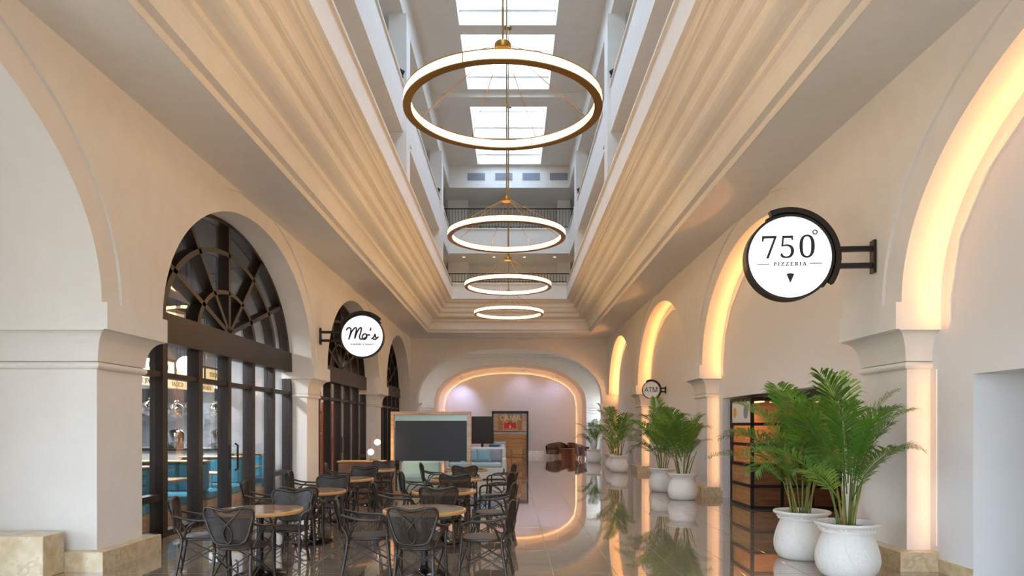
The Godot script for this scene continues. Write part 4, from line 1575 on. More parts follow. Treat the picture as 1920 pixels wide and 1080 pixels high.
func make_chair() -> Node3D:
	var c := thing("rattan_armchair", "", "chair", Vector3.ZERO, 0.0, "dark rattan cafe chairs")
	# seat
	var out2 := PackedVector2Array()
	for i in 28:
		var a := TAU * i / 28.0
		var cx := signf(cos(a)) * pow(absf(cos(a)), 0.62)
		var cz := signf(sin(a)) * pow(absf(sin(a)), 0.62)
		var wdt := lerpf(0.245, 0.2, (cz + 1.0) * 0.5)
		out2.append(Vector2(cx * wdt, cz * 0.225 - 0.015))
	var m := MB.new()
	m.t = Transform3D(Basis(Vector3.RIGHT, PI / 2), Vector3(0, 0.45, 0))
	m.extrude(out2, -0.012, 0.018)
	part("seat", m, M.cane_seat, c)
	var rim := []
	for q in out2:
		rim.append(Vector3(q.x, 0.442, q.y))
	m = MB.new()
	m.tube(rim, 0.016, 8, true)
	part("seat_rim", m, M.cane, c)
	# backrest frame
	var loop := []
	for q in [[-0.13, 0.512], [0, 0.498], [0.13, 0.512], [0.185, 0.58], [0.225, 0.70], [0.252, 0.80], [0.235, 0.862], [0.165, 0.878], [0, 0.846], [-0.165, 0.878], [-0.235, 0.862], [-0.252, 0.80], [-0.225, 0.70], [-0.185, 0.58]]:
		loop.append(Vector3(q[0], q[1], back_z(q[0], q[1])))
	var sm := spline(loop, 4, true)
	m = MB.new()
	m.tube(sm, 0.0155, 8, true)
	part("back_frame", m, M.cane, c)
	var poly := PackedVector2Array()
	for q in sm:
		poly.append(Vector2(q.x, q.y))
	m = MB.new()
	var gap := 0.0122
	for vertical in [false, true]:
		var lo := -0.26 if vertical else 0.49
		var hi := 0.26 if vertical else 0.89
		var at := lo
		while at < hi:
			var inside := false
			var start := 0.0
			var k := 0.49 if vertical else -0.26
			var stop := 0.89 if vertical else 0.26
			var spans := []
			while k <= stop + 0.001:
				var q := Vector2(at, k) if vertical else Vector2(k, at)
				var now := Geometry2D.is_point_in_polygon(q, poly)
				if now and not inside:
					start = k
				if inside and not now:
					spans.append([start, k])
				inside = now
				k += 0.006
			for s in spans:
				var n := maxi(2, int((s[1] - s[0]) / 0.06))
				for i in n:
					var a: float = lerpf(s[0], s[1], float(i) / n)
					var b: float = lerpf(s[0], s[1], float(i + 1) / n)
					var hw := 0.0038
					var q := []
					for e in [[a, -hw], [b, -hw], [b, hw], [a, hw]]:
						var xx: float = at + e[1] if vertical else e[0]
						var yy: float = e[0] if vertical else at + e[1]
						q.append(Vector3(xx, yy, back_z(xx, yy) + (0.001 if vertical else -0.001)))
					m.quad(q[0], q[1], q[2], q[3], Vector3(0, 0, 1))
			at += gap
	part("woven_back", m, M.strand, c)
	for s in [-1.0, 1.0]:
		var pts := []
		for q in [[-0.15, 0.868], [-0.1, 0.80], [-0.02, 0.725], [0.03, 0.66], [0.045, 0.60], [0.03, 0.545], [0.0, 0.512]]:
			pts.append(Vector3(s * q[0], q[1], back_z(q[0], q[1]) + 0.016))
		m = MB.new()
		m.tube(spline(pts, 4), 0.0085, 6)
		part("back_cane", m, M.cane, c)
		m = MB.new()                                    # rear leg
		m.tube(spline([Vector3(s * 0.215, 0.0, 0.285), Vector3(s * 0.195, 0.24, 0.24), Vector3(s * 0.185, 0.45, 0.215), Vector3(s * 0.185, 0.58, back_z(0.185, 0.58))], 4), 0.017, 8)
		part("leg", m, M.cane, c)
		m = MB.new()                                    # front leg
		m.tube([Vector3(s * 0.25, 0.0, -0.255), Vector3(s * 0.24, 0.45, -0.215)], 0.017, 8)
		part("leg", m, M.cane, c)
		m = MB.new()
		m.tube(spline([Vector3(s * 0.23, 0.715, back_z(0.23, 0.715)), Vector3(s * 0.272, 0.672, 0.14), Vector3(s * 0.288, 0.655, -0.02), Vector3(s * 0.284, 0.648, -0.13), Vector3(s * 0.262, 0.61, -0.205), Vector3(s * 0.243, 0.53, -0.218), Vector3(s * 0.24, 0.44, -0.215)], 5), 0.0155, 8)
		part("armrest", m, M.cane, c)
		m = MB.new()
		m.tube(spline([Vector3(s * 0.28, 0.655, 0.06), Vector3(s * 0.25, 0.58, 0.15), Vector3(s * 0.2, 0.46, 0.19)], 4), 0.012, 6)
		part("arm_brace", m, M.cane, c)
	# crossed canes between the legs
	var feet := [Vector3(-0.2, 0, 0.26), Vector3(0.2, 0, 0.26), Vector3(0.245, 0, -0.24), Vector3(-0.245, 0, -0.24)]
	for i in 4:
		var a: Vector3 = feet[i]
		var b: Vector3 = feet[(i + 1) % 4]
		m = MB.new()
		m.tube([a + Vector3.UP * 0.12, b * 0.95 + Vector3.UP * 0.4], 0.0075, 6)
		part("cross_brace", m, M.cane, c)
		m = MB.new()
		m.tube([b + Vector3.UP * 0.12, a * 0.95 + Vector3.UP * 0.4], 0.0075, 6)
		part("cross_brace", m, M.cane, c)
	return c

func make_table() -> Node3D:
	var t := thing("round_cafe_table", "", "table", Vector3.ZERO, 0.0, "round cafe tables")
	var m := MB.new()
	m.lathe([Vector2(0.0, 0.751), Vector2(0.445, 0.751)], 64)
	m.lathe([Vector2(0.0, 0.712), Vector2(0.445, 0.712)], 48)
	part("table_top", m, M.oak_gloss, t)
	m = MB.new()
	m.lathe([Vector2(0.445, 0.71), Vector2(0.464, 0.712), Vector2(0.47, 0.72), Vector2(0.47, 0.742), Vector2(0.464, 0.7505), Vector2(0.445, 0.752)], 64)
	part("edge_band", m, M.oak_edge, t)
	m = MB.new()
	m.lathe([Vector2(0.038, 0.03), Vector2(0.038, 0.70)], 20)
	part("column", m, M.black_metal, t)
	m = MB.new()
	m.lathe([Vector2(0.0, 0.0), Vector2(0.285, 0.0), Vector2(0.29, 0.008), Vector2(0.285, 0.016), Vector2(0.16, 0.03), Vector2(0.08, 0.055), Vector2(0.05, 0.09), Vector2(0.038, 0.12)], 36)
	part("foot", m, M.black_gloss, t)
	m = MB.new()
	for a in 2:
		m.box(Vector3(0, 0.705, 0), Vector3(0.5 if a == 0 else 0.05, 0.014, 0.05 if a == 0 else 0.5))
	part("spider", m, M.black_metal, t)
	return t

func build_cafe() -> void:
	var chair := make_chair()
	var table := make_table()
	var first_c := true
	var first_t := true
	var r := RandomNumberGenerator.new()
	r.seed = 5
	var rows := ["front-row", "second-row", "third-row", "fourth-row"]
	var ds := [7.85, 10.1, 12.4, 14.9]
	for k in 4:
		for col in 2:
			var x: float = -2.84 - 0.05 * k if col == 0 else -0.99
			var d: float = ds[k] - (0.03 if col == 0 else 0.0)
			var where: String = rows[k] + " table on the " + ("window" if col == 0 else "walkway") + " side"
			var lab: String = "round oak-topped cafe table, " + rows[k] + ", on the " + ("window" if col == 0 else "walkway") + " side"
			if first_t:
				table.position = P(x, 0, d)
				table.set_meta("label", lab)
				first_t = false
			else:
				copy_of(table, "round_cafe_table", lab, P(x, 0, d), r.randf() * 3.0)
			var set_ := [["near", 0.0, 0.05, 0.6, 0.0], ["left", -0.66, 0.0, 0.0, -PI / 2 + 0.25]]
			if col == 0:
				set_.append(["far", 0.05, 0.0, -0.66, PI])
			else:
				set_.append(["right", 0.7, 0.0, 0.12, PI / 2 - 0.22])
			for s in set_:
				var at: Vector3 = P(x + s[1] + r.randf_range(-0.03, 0.03), 0, d - s[3] + r.randf_range(-0.03, 0.03))
				if s[0] == "near":
					at.x = x + 0.02
				var turn: float = s[4] + r.randf_range(-0.12, 0.12)
				var cl: String = "dark rattan armchair on the " + s[0] + " side of the " + where
				if first_c:
					chair.position = at
					chair.rotation.y = turn
					chair.set_meta("label", cl)
					first_c = false
				else:
					copy_of(chair, "rattan_armchair", cl, at, turn)

# ------------------------------------------------------------------ palms
func leaf_mat(i: int) -> StandardMaterial3D:
	var key := "leaf%d" % i
	if not M.has(key):
		var cols := [c8(58, 104, 28), c8(84, 132, 38), c8(42, 82, 26), c8(120, 148, 54)]
		var m := mat(cols[i], 0.42)
		m.backlight_enabled = true
		m.backlight = Color(0.35, 0.45, 0.1)
		m.cull_mode = BaseMaterial3D.CULL_DISABLED
		M[key] = m
	return M[key]

func frond_mesh(sd: int, ln: float, curl: float) -> ArrayMesh:
	var r := RandomNumberGenerator.new()
	r.seed = sd
	var m := MB.new()
	var pts := []
	var n := 22
	var p := Vector3.ZERO
	var ang := 0.0
	for i in n + 1:
		pts.append(p)
		ang += curl / n * (0.35 + 1.5 * float(i) / n)
		p += Vector3(sin(ang), cos(ang), 0) * ln / n
	m.tube(pts, 0.0075, 5, false, 0.0015)
	var lf := 38
	for i in lf:
		var t := 0.26 + 0.74 * i / float(lf - 1)
		var fi := t * n
		var k := mini(int(fi), n - 1)
		var base: Vector3 = pts[k].lerp(pts[k + 1], fi - k)
		var tan: Vector3 = (pts[k + 1] - pts[k]).normalized()
		var up := Vector3(0, 0, 1).cross(tan).normalized()
		for s in [-1.0, 1.0]:
			var l := ln * 0.36 * (0.3 + 0.7 * sin(PI * clampf((t - 0.2) / 0.85, 0, 1))) * r.randf_range(0.85, 1.1)
			var spread := lerpf(1.15, 0.55, t) + r.randf_range(-0.1, 0.1)
			var dir := (tan * cos(spread) + Vector3(0, 0, s) * sin(spread) + up * r.randf_range(0.1, 0.35)).normalized()
			var side := dir.cross(up).normalized()
			var w := 0.0095
			var nn := side.cross(dir).normalized()
			if nn.y < 0: nn = -nn
			var q0 := base
			var q1 := base + dir * l * 0.35
			var q2 := base + dir * l * 0.7 + Vector3.DOWN * l * 0.1
			var q3 := base + dir * l * 0.93 + Vector3.DOWN * l * 0.34
			m.tri(q0, q1 + side * w, q1 - side * w, nn, nn, nn)
			m.quad_n(q1 + side * w, q1 - side * w, q2 - side * w * 0.75, q2 + side * w * 0.75, nn, nn, nn, nn)
			m.tri(q2 + side * w * 0.75, q2 - side * w * 0.75, q3, nn, nn, nn)
	return m.mesh()

func build_palms() -> void:
	var fr := []
	for i in 6:
		fr.append(frond_mesh(300 + i, 1.2, [0.45, 0.8, 1.2, 0.65, 1.0, 1.5][i]))
	var pm := MB.new()
	# pot with swollen belly
	var prof := [Vector2(0.0, 0.0), Vector2(0.25, 0.0), Vector2(0.275, 0.012)]
	for i in 13:
		var t := i / 12.0
		prof.append(Vector2(0.29 + 0.065 * sin(PI * pow(t, 0.75)) - 0.035 * t, 0.03 + 0.47 * t))
	prof += [Vector2(0.275, 0.515), Vector2(0.295, 0.53), Vector2(0.3, 0.545), Vector2(0.325, 0.56), Vector2(0.345, 0.575), Vector2(0.35, 0.592), Vector2(0.342, 0.605), Vector2(0.315, 0.605), Vector2(0.3, 0.59), Vector2(0.29, 0.5)]
	pm.lathe(prof, 48)
	var beads := MB.new()
	for i in 44:
		var a := TAU * i / 44.0
		beads.ball(Vector3(cos(a) * 0.297, 0.532, sin(a) * 0.297), 0.011, 6)
	var swirl := MB.new()
	for i in 10:
		var pts := []
		for j in 9:
			var t := j / 8.0
			var a := TAU * i / 10.0 + 0.55 * sin(t * 1.6)
			var rr := 0.29 + 0.065 * sin(PI * pow(t, 0.75)) - 0.035 * t
			pts.append(Vector3(cos(a) * rr, 0.04 + 0.45 * t, sin(a) * rr))
		swirl.tube(pts, 0.0045, 5)
	var soil := MB.new()
	soil.lathe([Vector2(0.0, 0.545), Vector2(0.15, 0.55), Vector2(0.295, 0.54)], 28)
	# far side first normal: soil faces up
	var pmesh := pm.mesh()
	var bmesh := beads.mesh()
	var smesh := swirl.mesh()
	var gmesh := soil.mesh()
	var r := RandomNumberGenerator.new()
	var spots := [
		[3.80, 7.86, 1.0, 1.75, 24, "nearest the viewer, beside the near right pier"],
		[3.72, 8.9, 1.0, 1.7, 21, "close behind the nearest one"],
		[3.92, 15.9, 1.0, 1.6, 24, "in front of the second right pier"],
		[3.86, 17.8, 1.0, 1.75, 24, "just behind the pot at the second right pier"],
		[3.86, 25.1, 1.0, 1.85, 15, "in front of the third right pier"],
		[3.93, 26.7, 1.0, 0.9, 8, "half hidden at the third right pier"],
		[3.72, 31.5, 1.0, 1.4, 16, "farthest away, at the end arch"]]
	for k in spots.size():
		var s: Array = spots[k]
		r.seed = 1000 + k * 17
		var pot := thing("plant_pot", "white bulbous plant pot with beaded rim, " + s[5], "pot", P(s[0], 0, s[1]), r.randf() * 6.0, "white plant pots")
		pot.scale = Vector3.ONE * s[2]
		part("body", pmesh, M.pot, pot)
		part("bead_row", bmesh, M.pot, pot)
		part("swirl_relief", smesh, M.pot, pot)
		part("soil", gmesh, M.soil, pot)
		var palm := thing("areca_palm", "leafy green areca palm in the pot " + s[5], "palm", P(s[0], 0.54, s[1]), 0.0, "potted palms")
		var H: float = s[3]
		for i in 11:
			var a := TAU * i / 11.0 + r.randf()
			var rad := r.randf_range(0.03, 0.12)
			var b := Vector3(cos(a) * rad, -0.02, sin(a) * rad)
			var lean := r.randf_range(0.05, 0.2)
			var tp := b + Vector3(cos(a) * lean, r.randf_range(0.45, 0.75), sin(a) * lean)
			var mm := MB.new()
			mm.tube([b, b.lerp(tp, 0.5) + Vector3(0, 0.02, 0), tp], r.randf_range(0.011, 0.017), 6, false, 0.007)
			part("stem", mm, M.stem_a if i % 3 else M.stem_b, palm)
		for i in int(s[4]):
			var a := TAU * (i * 0.381966) + r.randf_range(-0.3, 0.3)
			var lv := float(i) / float(s[4])
			var o := part("frond", fr[r.randi() % 6], leaf_mat([0, 0, 1, 1, 2, 3][r.randi() % 6]), palm)
			var tilt := lerpf(0.08, 0.8, pow(lv, 0.85)) + r.randf_range(-0.08, 0.08)
			var sc := lerpf(1.0, 0.78, lv) * H / 1.55 * r.randf_range(0.92, 1.1)
			if cos(a) > 0.2:                          # towards the wall the fronds stay steeper
				tilt *= 0.3
				sc *= 0.8
			var y0 := lerpf(0.62, 0.3, lv) * H / 1.55
			var bas := Basis(Vector3.UP, -a) * Basis(Vector3(0, 0, 1), -tilt) * Basis(Vector3.UP, r.randf_range(-0.4, 0.4))
			o.transform = Transform3D(bas.scaled(Vector3.ONE * sc), Vector3(cos(a) * 0.1, y0 - 0.1, sin(a) * 0.1))

# ------------------------------------------------------------------ pizzeria display
func build_pizzeria() -> void:
	var t := thing("display_kiosk", "black framed glass pizza counter in the right recess behind the palms", "display", P(4.86, 0, 14.0))
	var H := 2.22
	var rows := [0.03, 0.46, 0.88, 1.3, 1.72, H]
	var ld := 1.32
	var lw := 2.4
	var m: MB
	for dd in [0.03, ld]:
		m = MB.new()
		m.span(Vector3(-0.03, 0, -dd - 0.03), Vector3(0.03, H, -dd + 0.03))
		part("post", m, M.black_metal, t)
	for i in range(1, 5):
		m = MB.new()
		m.span(Vector3(i * 0.6 - 0.03, 0, -0.06), Vector3(i * 0.6 + 0.03, H, 0.0))
		part("post", m, M.black_metal, t)
	for y in rows:
		m = MB.new()
		m.span(Vector3(-0.035, y - 0.03, -ld), Vector3(0.025, y + 0.03, 0))
		part("rail", m, M.black_metal, t)
		m = MB.new()
		m.span(Vector3(0, y - 0.03, -0.06), Vector3(lw, y + 0.03, 0.005))
		part("rail", m, M.black_metal, t)
	for j in 5:
		var a: float = rows[j] + 0.03
		var b: float = rows[j + 1] - 0.03
		m = MB.new()
		m.span(Vector3(-0.005, a, -ld + 0.03), Vector3(0.005, b, -0.06))
		if j < 2:
			part("wood_panel", m, M.tan_wood, t)
		elif j == 4:
			var mp := part("menu_board", m, M.menu_white, t, "white menu board with a yellow badge")
			var q := MB.new()
			q.disc(Vector3(-0.008, (a + b) * 0.5, -1.1), 0.11, Vector3(-1, 0, 0), 20)
			part("yellow_badge", q, M.yellow, mp)
			q = MB.new()
			q.disc(Vector3(-0.008, (a + b) * 0.5, -0.4), 0.14, Vector3(-1, 0, 0), 20)
			part("plate_print", q, M.vent, mp)
		else:
			part("pane", m, M.pane, t)
		for i in 4:
			m = MB.new()
			m.span(Vector3(i * 0.6 + 0.03, a, -0.025), Vector3(i * 0.6 + 0.57, b, -0.015))
			if j < 2:
				part("wood_panel", m, M.walnut, t)
			else:
				part("pane", m, M.pane, t)
	for y in [0.9]:
		m = MB.new()
		m.span(Vector3(0.02, y - 0.02, -ld), Vector3(lw, y, -0.06))
		part("shelf", m, M.tan_wood, t)
	m = MB.new()
	m.span(Vector3(lw - 0.03, 0, -ld), Vector3(lw, H, 0))
	m.span(Vector3(0.02, 0.03, -ld - 0.03), Vector3(lw, H, -ld))
	part("back_panel", m, M.tan_wood, t)
	m = MB.new()
	m.span(Vector3(-0.03, H, -ld - 0.03), Vector3(lw, H + 0.05, 0.03))
	part("roof", m, M.black_metal, t)
	m = MB.new()
	m.box(Vector3(0.25, H - 0.04, -0.66), Vector3(0.06, 0.03, 1.1))
	part("light_tube", m, M.led, t)
	area(t, P(5.11, H - 0.065, 14.66), Vector3.DOWN, 0.06, 1.1, c8(255, 186, 124), 1.3, Vector3(0, 0, 1))
	m = MB.new()
	m.box(Vector3(1.3, H - 0.04, -0.4), Vector3(1.6, 0.03, 0.06))
	part("light_tube", m, M.led, t)
	area(t, P(6.16, H - 0.065, 14.4), Vector3.DOWN, 1.6, 0.06, c8(255, 186, 124), 1.3, Vector3(0, 0, 1))
	for i in 7:
		var xx: float = [0.22, 0.24, 0.22, 0.55, 0.9, 1.3, 1.7][i]
		var zz: float = [-0.3, -0.72, -1.1, -0.25, -0.25, -0.28, -0.25][i]
		var z := thing("pizza", "baked pizza on the lit shelf of the pizza counter, %s from the left" % ["third", "second", "first", "fourth", "fifth", "sixth", "seventh"][i], "pizza", P(4.86 + xx, 0.9, 14.0 - zz), 0.0, "pizzas on the counter shelf")
		m = MB.new()
		m.lathe([Vector2(0.0, 0.0), Vector2(0.17, 0.0), Vector2(0.19, 0.02), Vector2(0.185, 0.04), Vector2(0.16, 0.03), Vector2(0.0, 0.025)], 20)
		part("crust", m, M.crust, z)
		m = MB.new()
		for j in 6:
			var a := TAU * j / 6.0 + i
			m.t = Transform3D(Basis.IDENTITY, Vector3(cos(a) * 0.1, 0.026, sin(a) * 0.1))
			m.lathe([Vector2(0.04, 0.0), Vector2(0.038, 0.01), Vector2(0.0, 0.012)], 10)
		part("topping", m, M.red, z)
	# side counter inside the recess
	var k := thing("service_counter", "dark brown wooden service counter inside the pizzeria recess", "counter", P(7.2, 0, 12.4))
	m = MB.new()
	m.cbox(Vector3(0, 0.5, 0), Vector3(0.7, 1.0, 2.6), 0.01)
	part("body", m, M.walnut, k)
	m = MB.new()
	m.cbox(Vector3(0, 1.02, 0), Vector3(0.8, 0.04, 2.7), 0.008)
	part("worktop", m, M.black_metal, k)

# ------------------------------------------------------------------ lounge and far end
func cushion(m: MB, c: Vector3, s: Vector3) -> void:
	var n := 10
	for side in [-1.0, 1.0]:
		for i in n:
			for j in n:
				var q := []
				for e in [[i, j], [i + 1, j], [i + 1, j + 1], [i, j + 1]]:
					var u: float = e[0] * 2.0 / n - 1.0
					var v: float = e[1] * 2.0 / n - 1.0
					var h := pow(maxf(0.0, (1.0 - u * u) * (1.0 - v * v)), 0.4)
					q.append(c + Vector3(u * s.x * 0.5 * (1.0 - 0.06 * (1.0 - absf(v))), v * s.y * 0.5 * (1.0 - 0.06 * (1.0 - absf(u))), side * h * s.z * 0.5))
				m.quad(q[0], q[1], q[2], q[3], Vector3(0, 0, side))

func build_lounge() -> void:
	var m: MB
	# screen in an oak frame
	var t := thing("framed_screen", "large black screen in a freestanding oak frame with pale mint backing", "screen", P(-1.925, 0, 16.5))
	var w := 1.9
	for s in [-1.0, 1.0]:
		m = MB.new()
		m.cbox(Vector3(s * (w * 0.5 - 0.04), 1.01, 0), Vector3(0.08, 2.02, 0.16), 0.006)
		part("post", m, M.oak, t)
	for y in [1.985, 0.06]:
		m = MB.new()
		m.cbox(Vector3(0, y, 0), Vector3(w - 0.16, 0.07 if y > 1.0 else 0.12, 0.16), 0.006)
		part("rail", m, M.oak, t)
	m = MB.new()
	m.box(Vector3(0, 1.4, -0.04), Vector3(w - 0.16, 1.1, 0.02))
	part("glass_backing", m, M.mint_panel, t)
	m = MB.new()
	m.cbox(Vector3(-0.0, 1.325, 0.03), Vector3(1.69, 0.95, 0.05), 0.008)
	part("screen_bezel", m, M.black_metal, t)
	m = MB.new()
	m.box(Vector3(-0.0, 1.325, 0.057), Vector3(1.66, 0.92, 0.004))
	part("screen_panel", m, M.screen, t)
	# mint bench behind it
	t = thing("mint_bench", "mint green upholstered bench below the framed screen", "bench", P(-2.3, 0, 17.25))
	m = MB.new()
	m.cbox(Vector3(0, 0.27, 0), Vector3(1.0, 0.46, 0.8), 0.07)
	part("seat", m, M.mint, t)
	m = MB.new()
	m.cbox(Vector3(0, 0.5, -0.36), Vector3(1.0, 0.6, 0.16), 0.06)
	part("backrest", m, M.mint, t)
	for s in [-1.0, 1.0]:
		m = MB.new()
		m.tube([Vector3(s * 0.42, 0.0, 0.3), Vector3(s * 0.42, 0.06, 0.3)], 0.025, 8)
		part("leg", m, M.black_metal, t)
		m = MB.new()
		m.tube([Vector3(s * 0.42, 0.0, -0.3), Vector3(s * 0.42, 0.06, -0.3)], 0.025, 8)
		part("leg", m, M.black_metal, t)
	# host desk with a two-globe lamp
	t = thing("host_desk", "brown wooden host desk beside the second shop door", "desk", P(-3.5, 0, 16.2))
	m = MB.new()
	m.cbox(Vector3(0, 0.42, 0), Vector3(1.0, 0.84, 0.45), 0.008)
	part("body", m, M.walnut, t)
	m = MB.new()
	m.cbox(Vector3(0, 0.855, 0), Vector3(1.06, 0.03, 0.5), 0.006)
	part("desk_top", m, M.oak, t)
	t = thing("table_lamp", "brass table lamp with two glowing white globes on the host desk", "lamp", P(-3.24, 0.87, 16.2))
	m = MB.new()
	m.lathe([Vector2(0.0, 0.0), Vector2(0.1, 0.0), Vector2(0.1, 0.015), Vector2(0.02, 0.03)], 20)
	part("base", m, M.brass, t)
	m = MB.new()
	m.tube(spline([Vector3(-0.06, 0.02, 0), Vector3(-0.06, 0.45, 0), Vector3(-0.04, 0.56, 0), Vector3(0.02, 0.6, 0), Vector3(0.08, 0.56, 0), Vector3(0.095, 0.5, 0)], 5), 0.008, 8)
	part("stem", m, M.brass, t)
	for q in [[Vector3(0.095, 0.43, 0), "upper_globe"], [Vector3(-0.055, 0.2, 0.03), "lower_globe"]]:
		m = MB.new()
		m.ball(Vector3.ZERO, 0.075, 20)
		var g := part("bulb_globe", m, M.globe, t)
		g.position = q[0]
		omni(t, q[0], c8(255, 222, 180), 0.35, 0.06)
	# pale sofa with cushions
	t = thing("pale_sofa", "pale blue-grey sofa facing the viewer beyond the screen", "sofa", P(-1.15, 0, 22.0))
	m = MB.new()
	m.cbox(Vector3(0, 0.2, 0), Vector3(1.9, 0.36, 0.85), 0.03)
	part("base", m, M.sofa, t)
	m = MB.new()
	m.cbox(Vector3(0, 0.45, 0.08), Vector3(1.66, 0.17, 0.72), 0.05)
	part("seat_cushion", m, M.sofa_seat, t)
	m = MB.new()
	m.cbox(Vector3(0, 0.68, -0.34), Vector3(1.9, 0.62, 0.18), 0.05)
	part("backrest", m, M.sofa, t)
	for s in [-1.0, 1.0]:
		m = MB.new()
		m.cbox(Vector3(s * 0.9, 0.42, 0), Vector3(0.14, 0.5, 0.85), 0.04)
		part("armrest", m, M.sofa, t)
	var pil := [[-0.7, "pillow_grey", "grey cushion at the left end of the pale sofa"], [-0.1, "pillow_blue", "sky blue cushion left of centre on the pale sofa"], [0.26, "pillow_blue", "sky blue cushion right of centre on the pale sofa"], [0.62, "pillow_grey", "grey cushion at the right end of the pale sofa"]]
	for i in 4:
		m = MB.new()
		cushion(m, Vector3.ZERO, Vector3(0.46, 0.42, 0.2))
		var o := part("sofa_cushion", m, M[pil[i][1]], self)
		o.name = numbered("sofa_cushion")
		o.position = P(-1.15 + pil[i][0], 0.74, 21.86 + (0.0 if i != 2 else -0.06))
		o.rotation.x = -0.2
		tag(o, pil[i][2], "cushion", "sofa cushions")
	# second sofa seen end-on
	t = thing("end_sofa", "pale sofa seen from its end with a pile of grey cushions", "sofa", P(-0.62, 0, 26.0))
	m = MB.new()
	m.cbox(Vector3(-0.1, 0.2, 0), Vector3(0.85, 0.36, 1.9), 0.03)
	part("base", m, M.sofa, t)
	m = MB.new()
	m.cbox(Vector3(-0.18, 0.45, 0), Vector3(0.7, 0.17, 1.66), 0.05)
	part("seat_cushion", m, M.pillow_grey, t)
	m = MB.new()
	m.cbox(Vector3(0.3, 0.6, 0), Vector3(0.16, 0.8, 1.9), 0.05)
	part("backrest", m, M.sofa, t)
	for i in 3:
		m = MB.new()
		cushion(m, Vector3.ZERO, Vector3(0.46, 0.44, 0.2))
		var o := part("sofa_cushion", m, M[["pillow_navy", "pillow_grey", "pillow_blue"][i]], self)
		o.name = numbered("sofa_cushion")
		o.position = P([-0.68, -0.5, -0.42][i], 0.78 + 0.05 * i, 25.3 + 0.12 * i)
		o.rotation = Vector3(-0.3, -0.6 + 0.5 * i, 0)
		tag(o, ["navy cushion leaning on the end-on sofa", "grey cushion in the middle of the end-on sofa pile", "light blue cushion at the back of the end-on sofa pile"][i], "cushion", "sofa cushions")
	# second black screen
	t = thing("screen_stand", "smaller black screen on a dark stand behind the sofas", "screen", P(-1.2, 0, 28.0))
	m = MB.new()
	m.cbox(Vector3(0, 1.5, 0), Vector3(0.86, 1.1, 0.08), 0.01)
	part("screen_bezel", m, M.black_metal, t)
	m = MB.new()
	m.box(Vector3(0, 1.46, 0.042), Vector3(0.78, 0.94, 0.004))
	part("screen_panel", m, M.screen, t)
	m = MB.new()
	m.cbox(Vector3(0, 0.48, 0), Vector3(0.1, 0.94, 0.06), 0.008)
	part("stand_post", m, M.black_metal, t)
	m = MB.new()
	m.cbox(Vector3(0, 0.015, 0), Vector3(0.7, 0.03, 0.5), 0.006)
	part("stand_base", m, M.black_metal, t)
	# wooden side console
	t = thing("wood_console", "open wooden console table right of the sofas", "console", P(0.22, 0, 28.5))
	for y in [0.72, 0.46, 0.2]:
		m = MB.new()
		m.cbox(Vector3(0, y, 0), Vector3(0.5, 0.04 if y < 0.7 else 0.06, 0.4), 0.005)
		part("shelf", m, M.tan_wood, t)
	m = MB.new()
	m.cbox(Vector3(0, 0.6, 0), Vector3(0.46, 0.2, 0.36), 0.005)
	part("drawer", m, M.tan_wood, t)
	for s in [-1.0, 1.0]:
		for z in [-1.0, 1.0]:
			m = MB.new()
			m.cbox(Vector3(s * 0.23, 0.36, z * 0.18), Vector3(0.04, 0.72, 0.04), 0.004)
			part("leg", m, M.walnut, t)
	# far pizza booth
	t = thing("food_booth", "dark framed wooden food booth with a cream and red sign at the back wall", "booth", P(-0.1, 0, 36.7))
	m = MB.new()
	m.span(Vector3(-0.96, 0, -0.5), Vector3(-0.88, 2.42, 0.3))
	m.span(Vector3(0.88, 0, -0.5), Vector3(0.96, 2.42, 0.3))
	m.span(Vector3(-0.96, 2.3, -0.5), Vector3(0.96, 2.44, 0.3))
	part("frame", m, M.black_metal, t)
	for i in 7:
		m = MB.new()
		m.cbox(Vector3(-0.755 + i * 0.2517, 1.84, 0.05), Vector3(0.249, 0.86, 0.04), 0.004)
		part("plank", m, M.tan_wood if i % 2 else M.oak, t)
	m = MB.new()
	m.box(Vector3(0, 1.36, 0.08), Vector3(1.76, 0.06, 0.08))
	part("shelf", m, M.walnut, t)
	for i in 5:
		m = MB.new()
		m.cbox(Vector3(0, 0.14 + i * 0.24, 0.12), Vector3(1.74, 0.235, 0.05), 0.006)
		part("plank", m, M.tan_wood, t)
	letter("CAMA", Vector3(0.0, 2.08, 0.075), 0.4, "Droid Sans", M.cream, t, 700)
	m = MB.new()
	m.extrude(PackedVector2Array([Vector2(-0.32, 1.5), Vector2(-0.34, 1.74), Vector2(-0.28, 1.86), Vector2(-0.16, 1.8), Vector2(0.0, 1.87), Vector2(0.16, 1.8), Vector2(0.28, 1.86), Vector2(0.34, 1.74), Vector2(0.32, 1.5), Vector2(0.1, 1.56), Vector2(0, 1.46), Vector2(-0.1, 1.56)]), 0.07, 0.085)
	part("red_emblem", m, M.red, t)
	m = MB.new()
	m.extrude(PackedVector2Array([Vector2(0.0, 1.52), Vector2(0.05, 1.6), Vector2(0.0, 1.74), Vector2(-0.05, 1.6)]), 0.085, 0.095)
	part("flame_mark", m, M.cream, t)
	# wall washer that makes the bright patch on the back wall
	for k in 3:
		var sx: float = [-2.7, 0.6, 2.4][k]
		var sy: float = [4.44, 4.83, 4.5][k]
		t = thing("wall_spot", "small white ceiling spot washing the back wall, " + ["leftmost", "middle", "rightmost"][k] + " of three", "spotlight", P(sx, sy - 0.12, 37.0), 0.0, "spots washing the back wall")
		m = MB.new()
		m.tube([Vector3(0, -0.16, -0.05), Vector3(0, 0.0, 0)], 0.06, 14)
		part("spot_head", m, M.white, t)
		m = MB.new()
		m.tube([Vector3(0, -0.01, 0), Vector3(0, 0.12, 0)], 0.015, 8)
		part("stem", m, M.white, t)
		var sp := SpotLight3D.new()
		sp.name = "light"
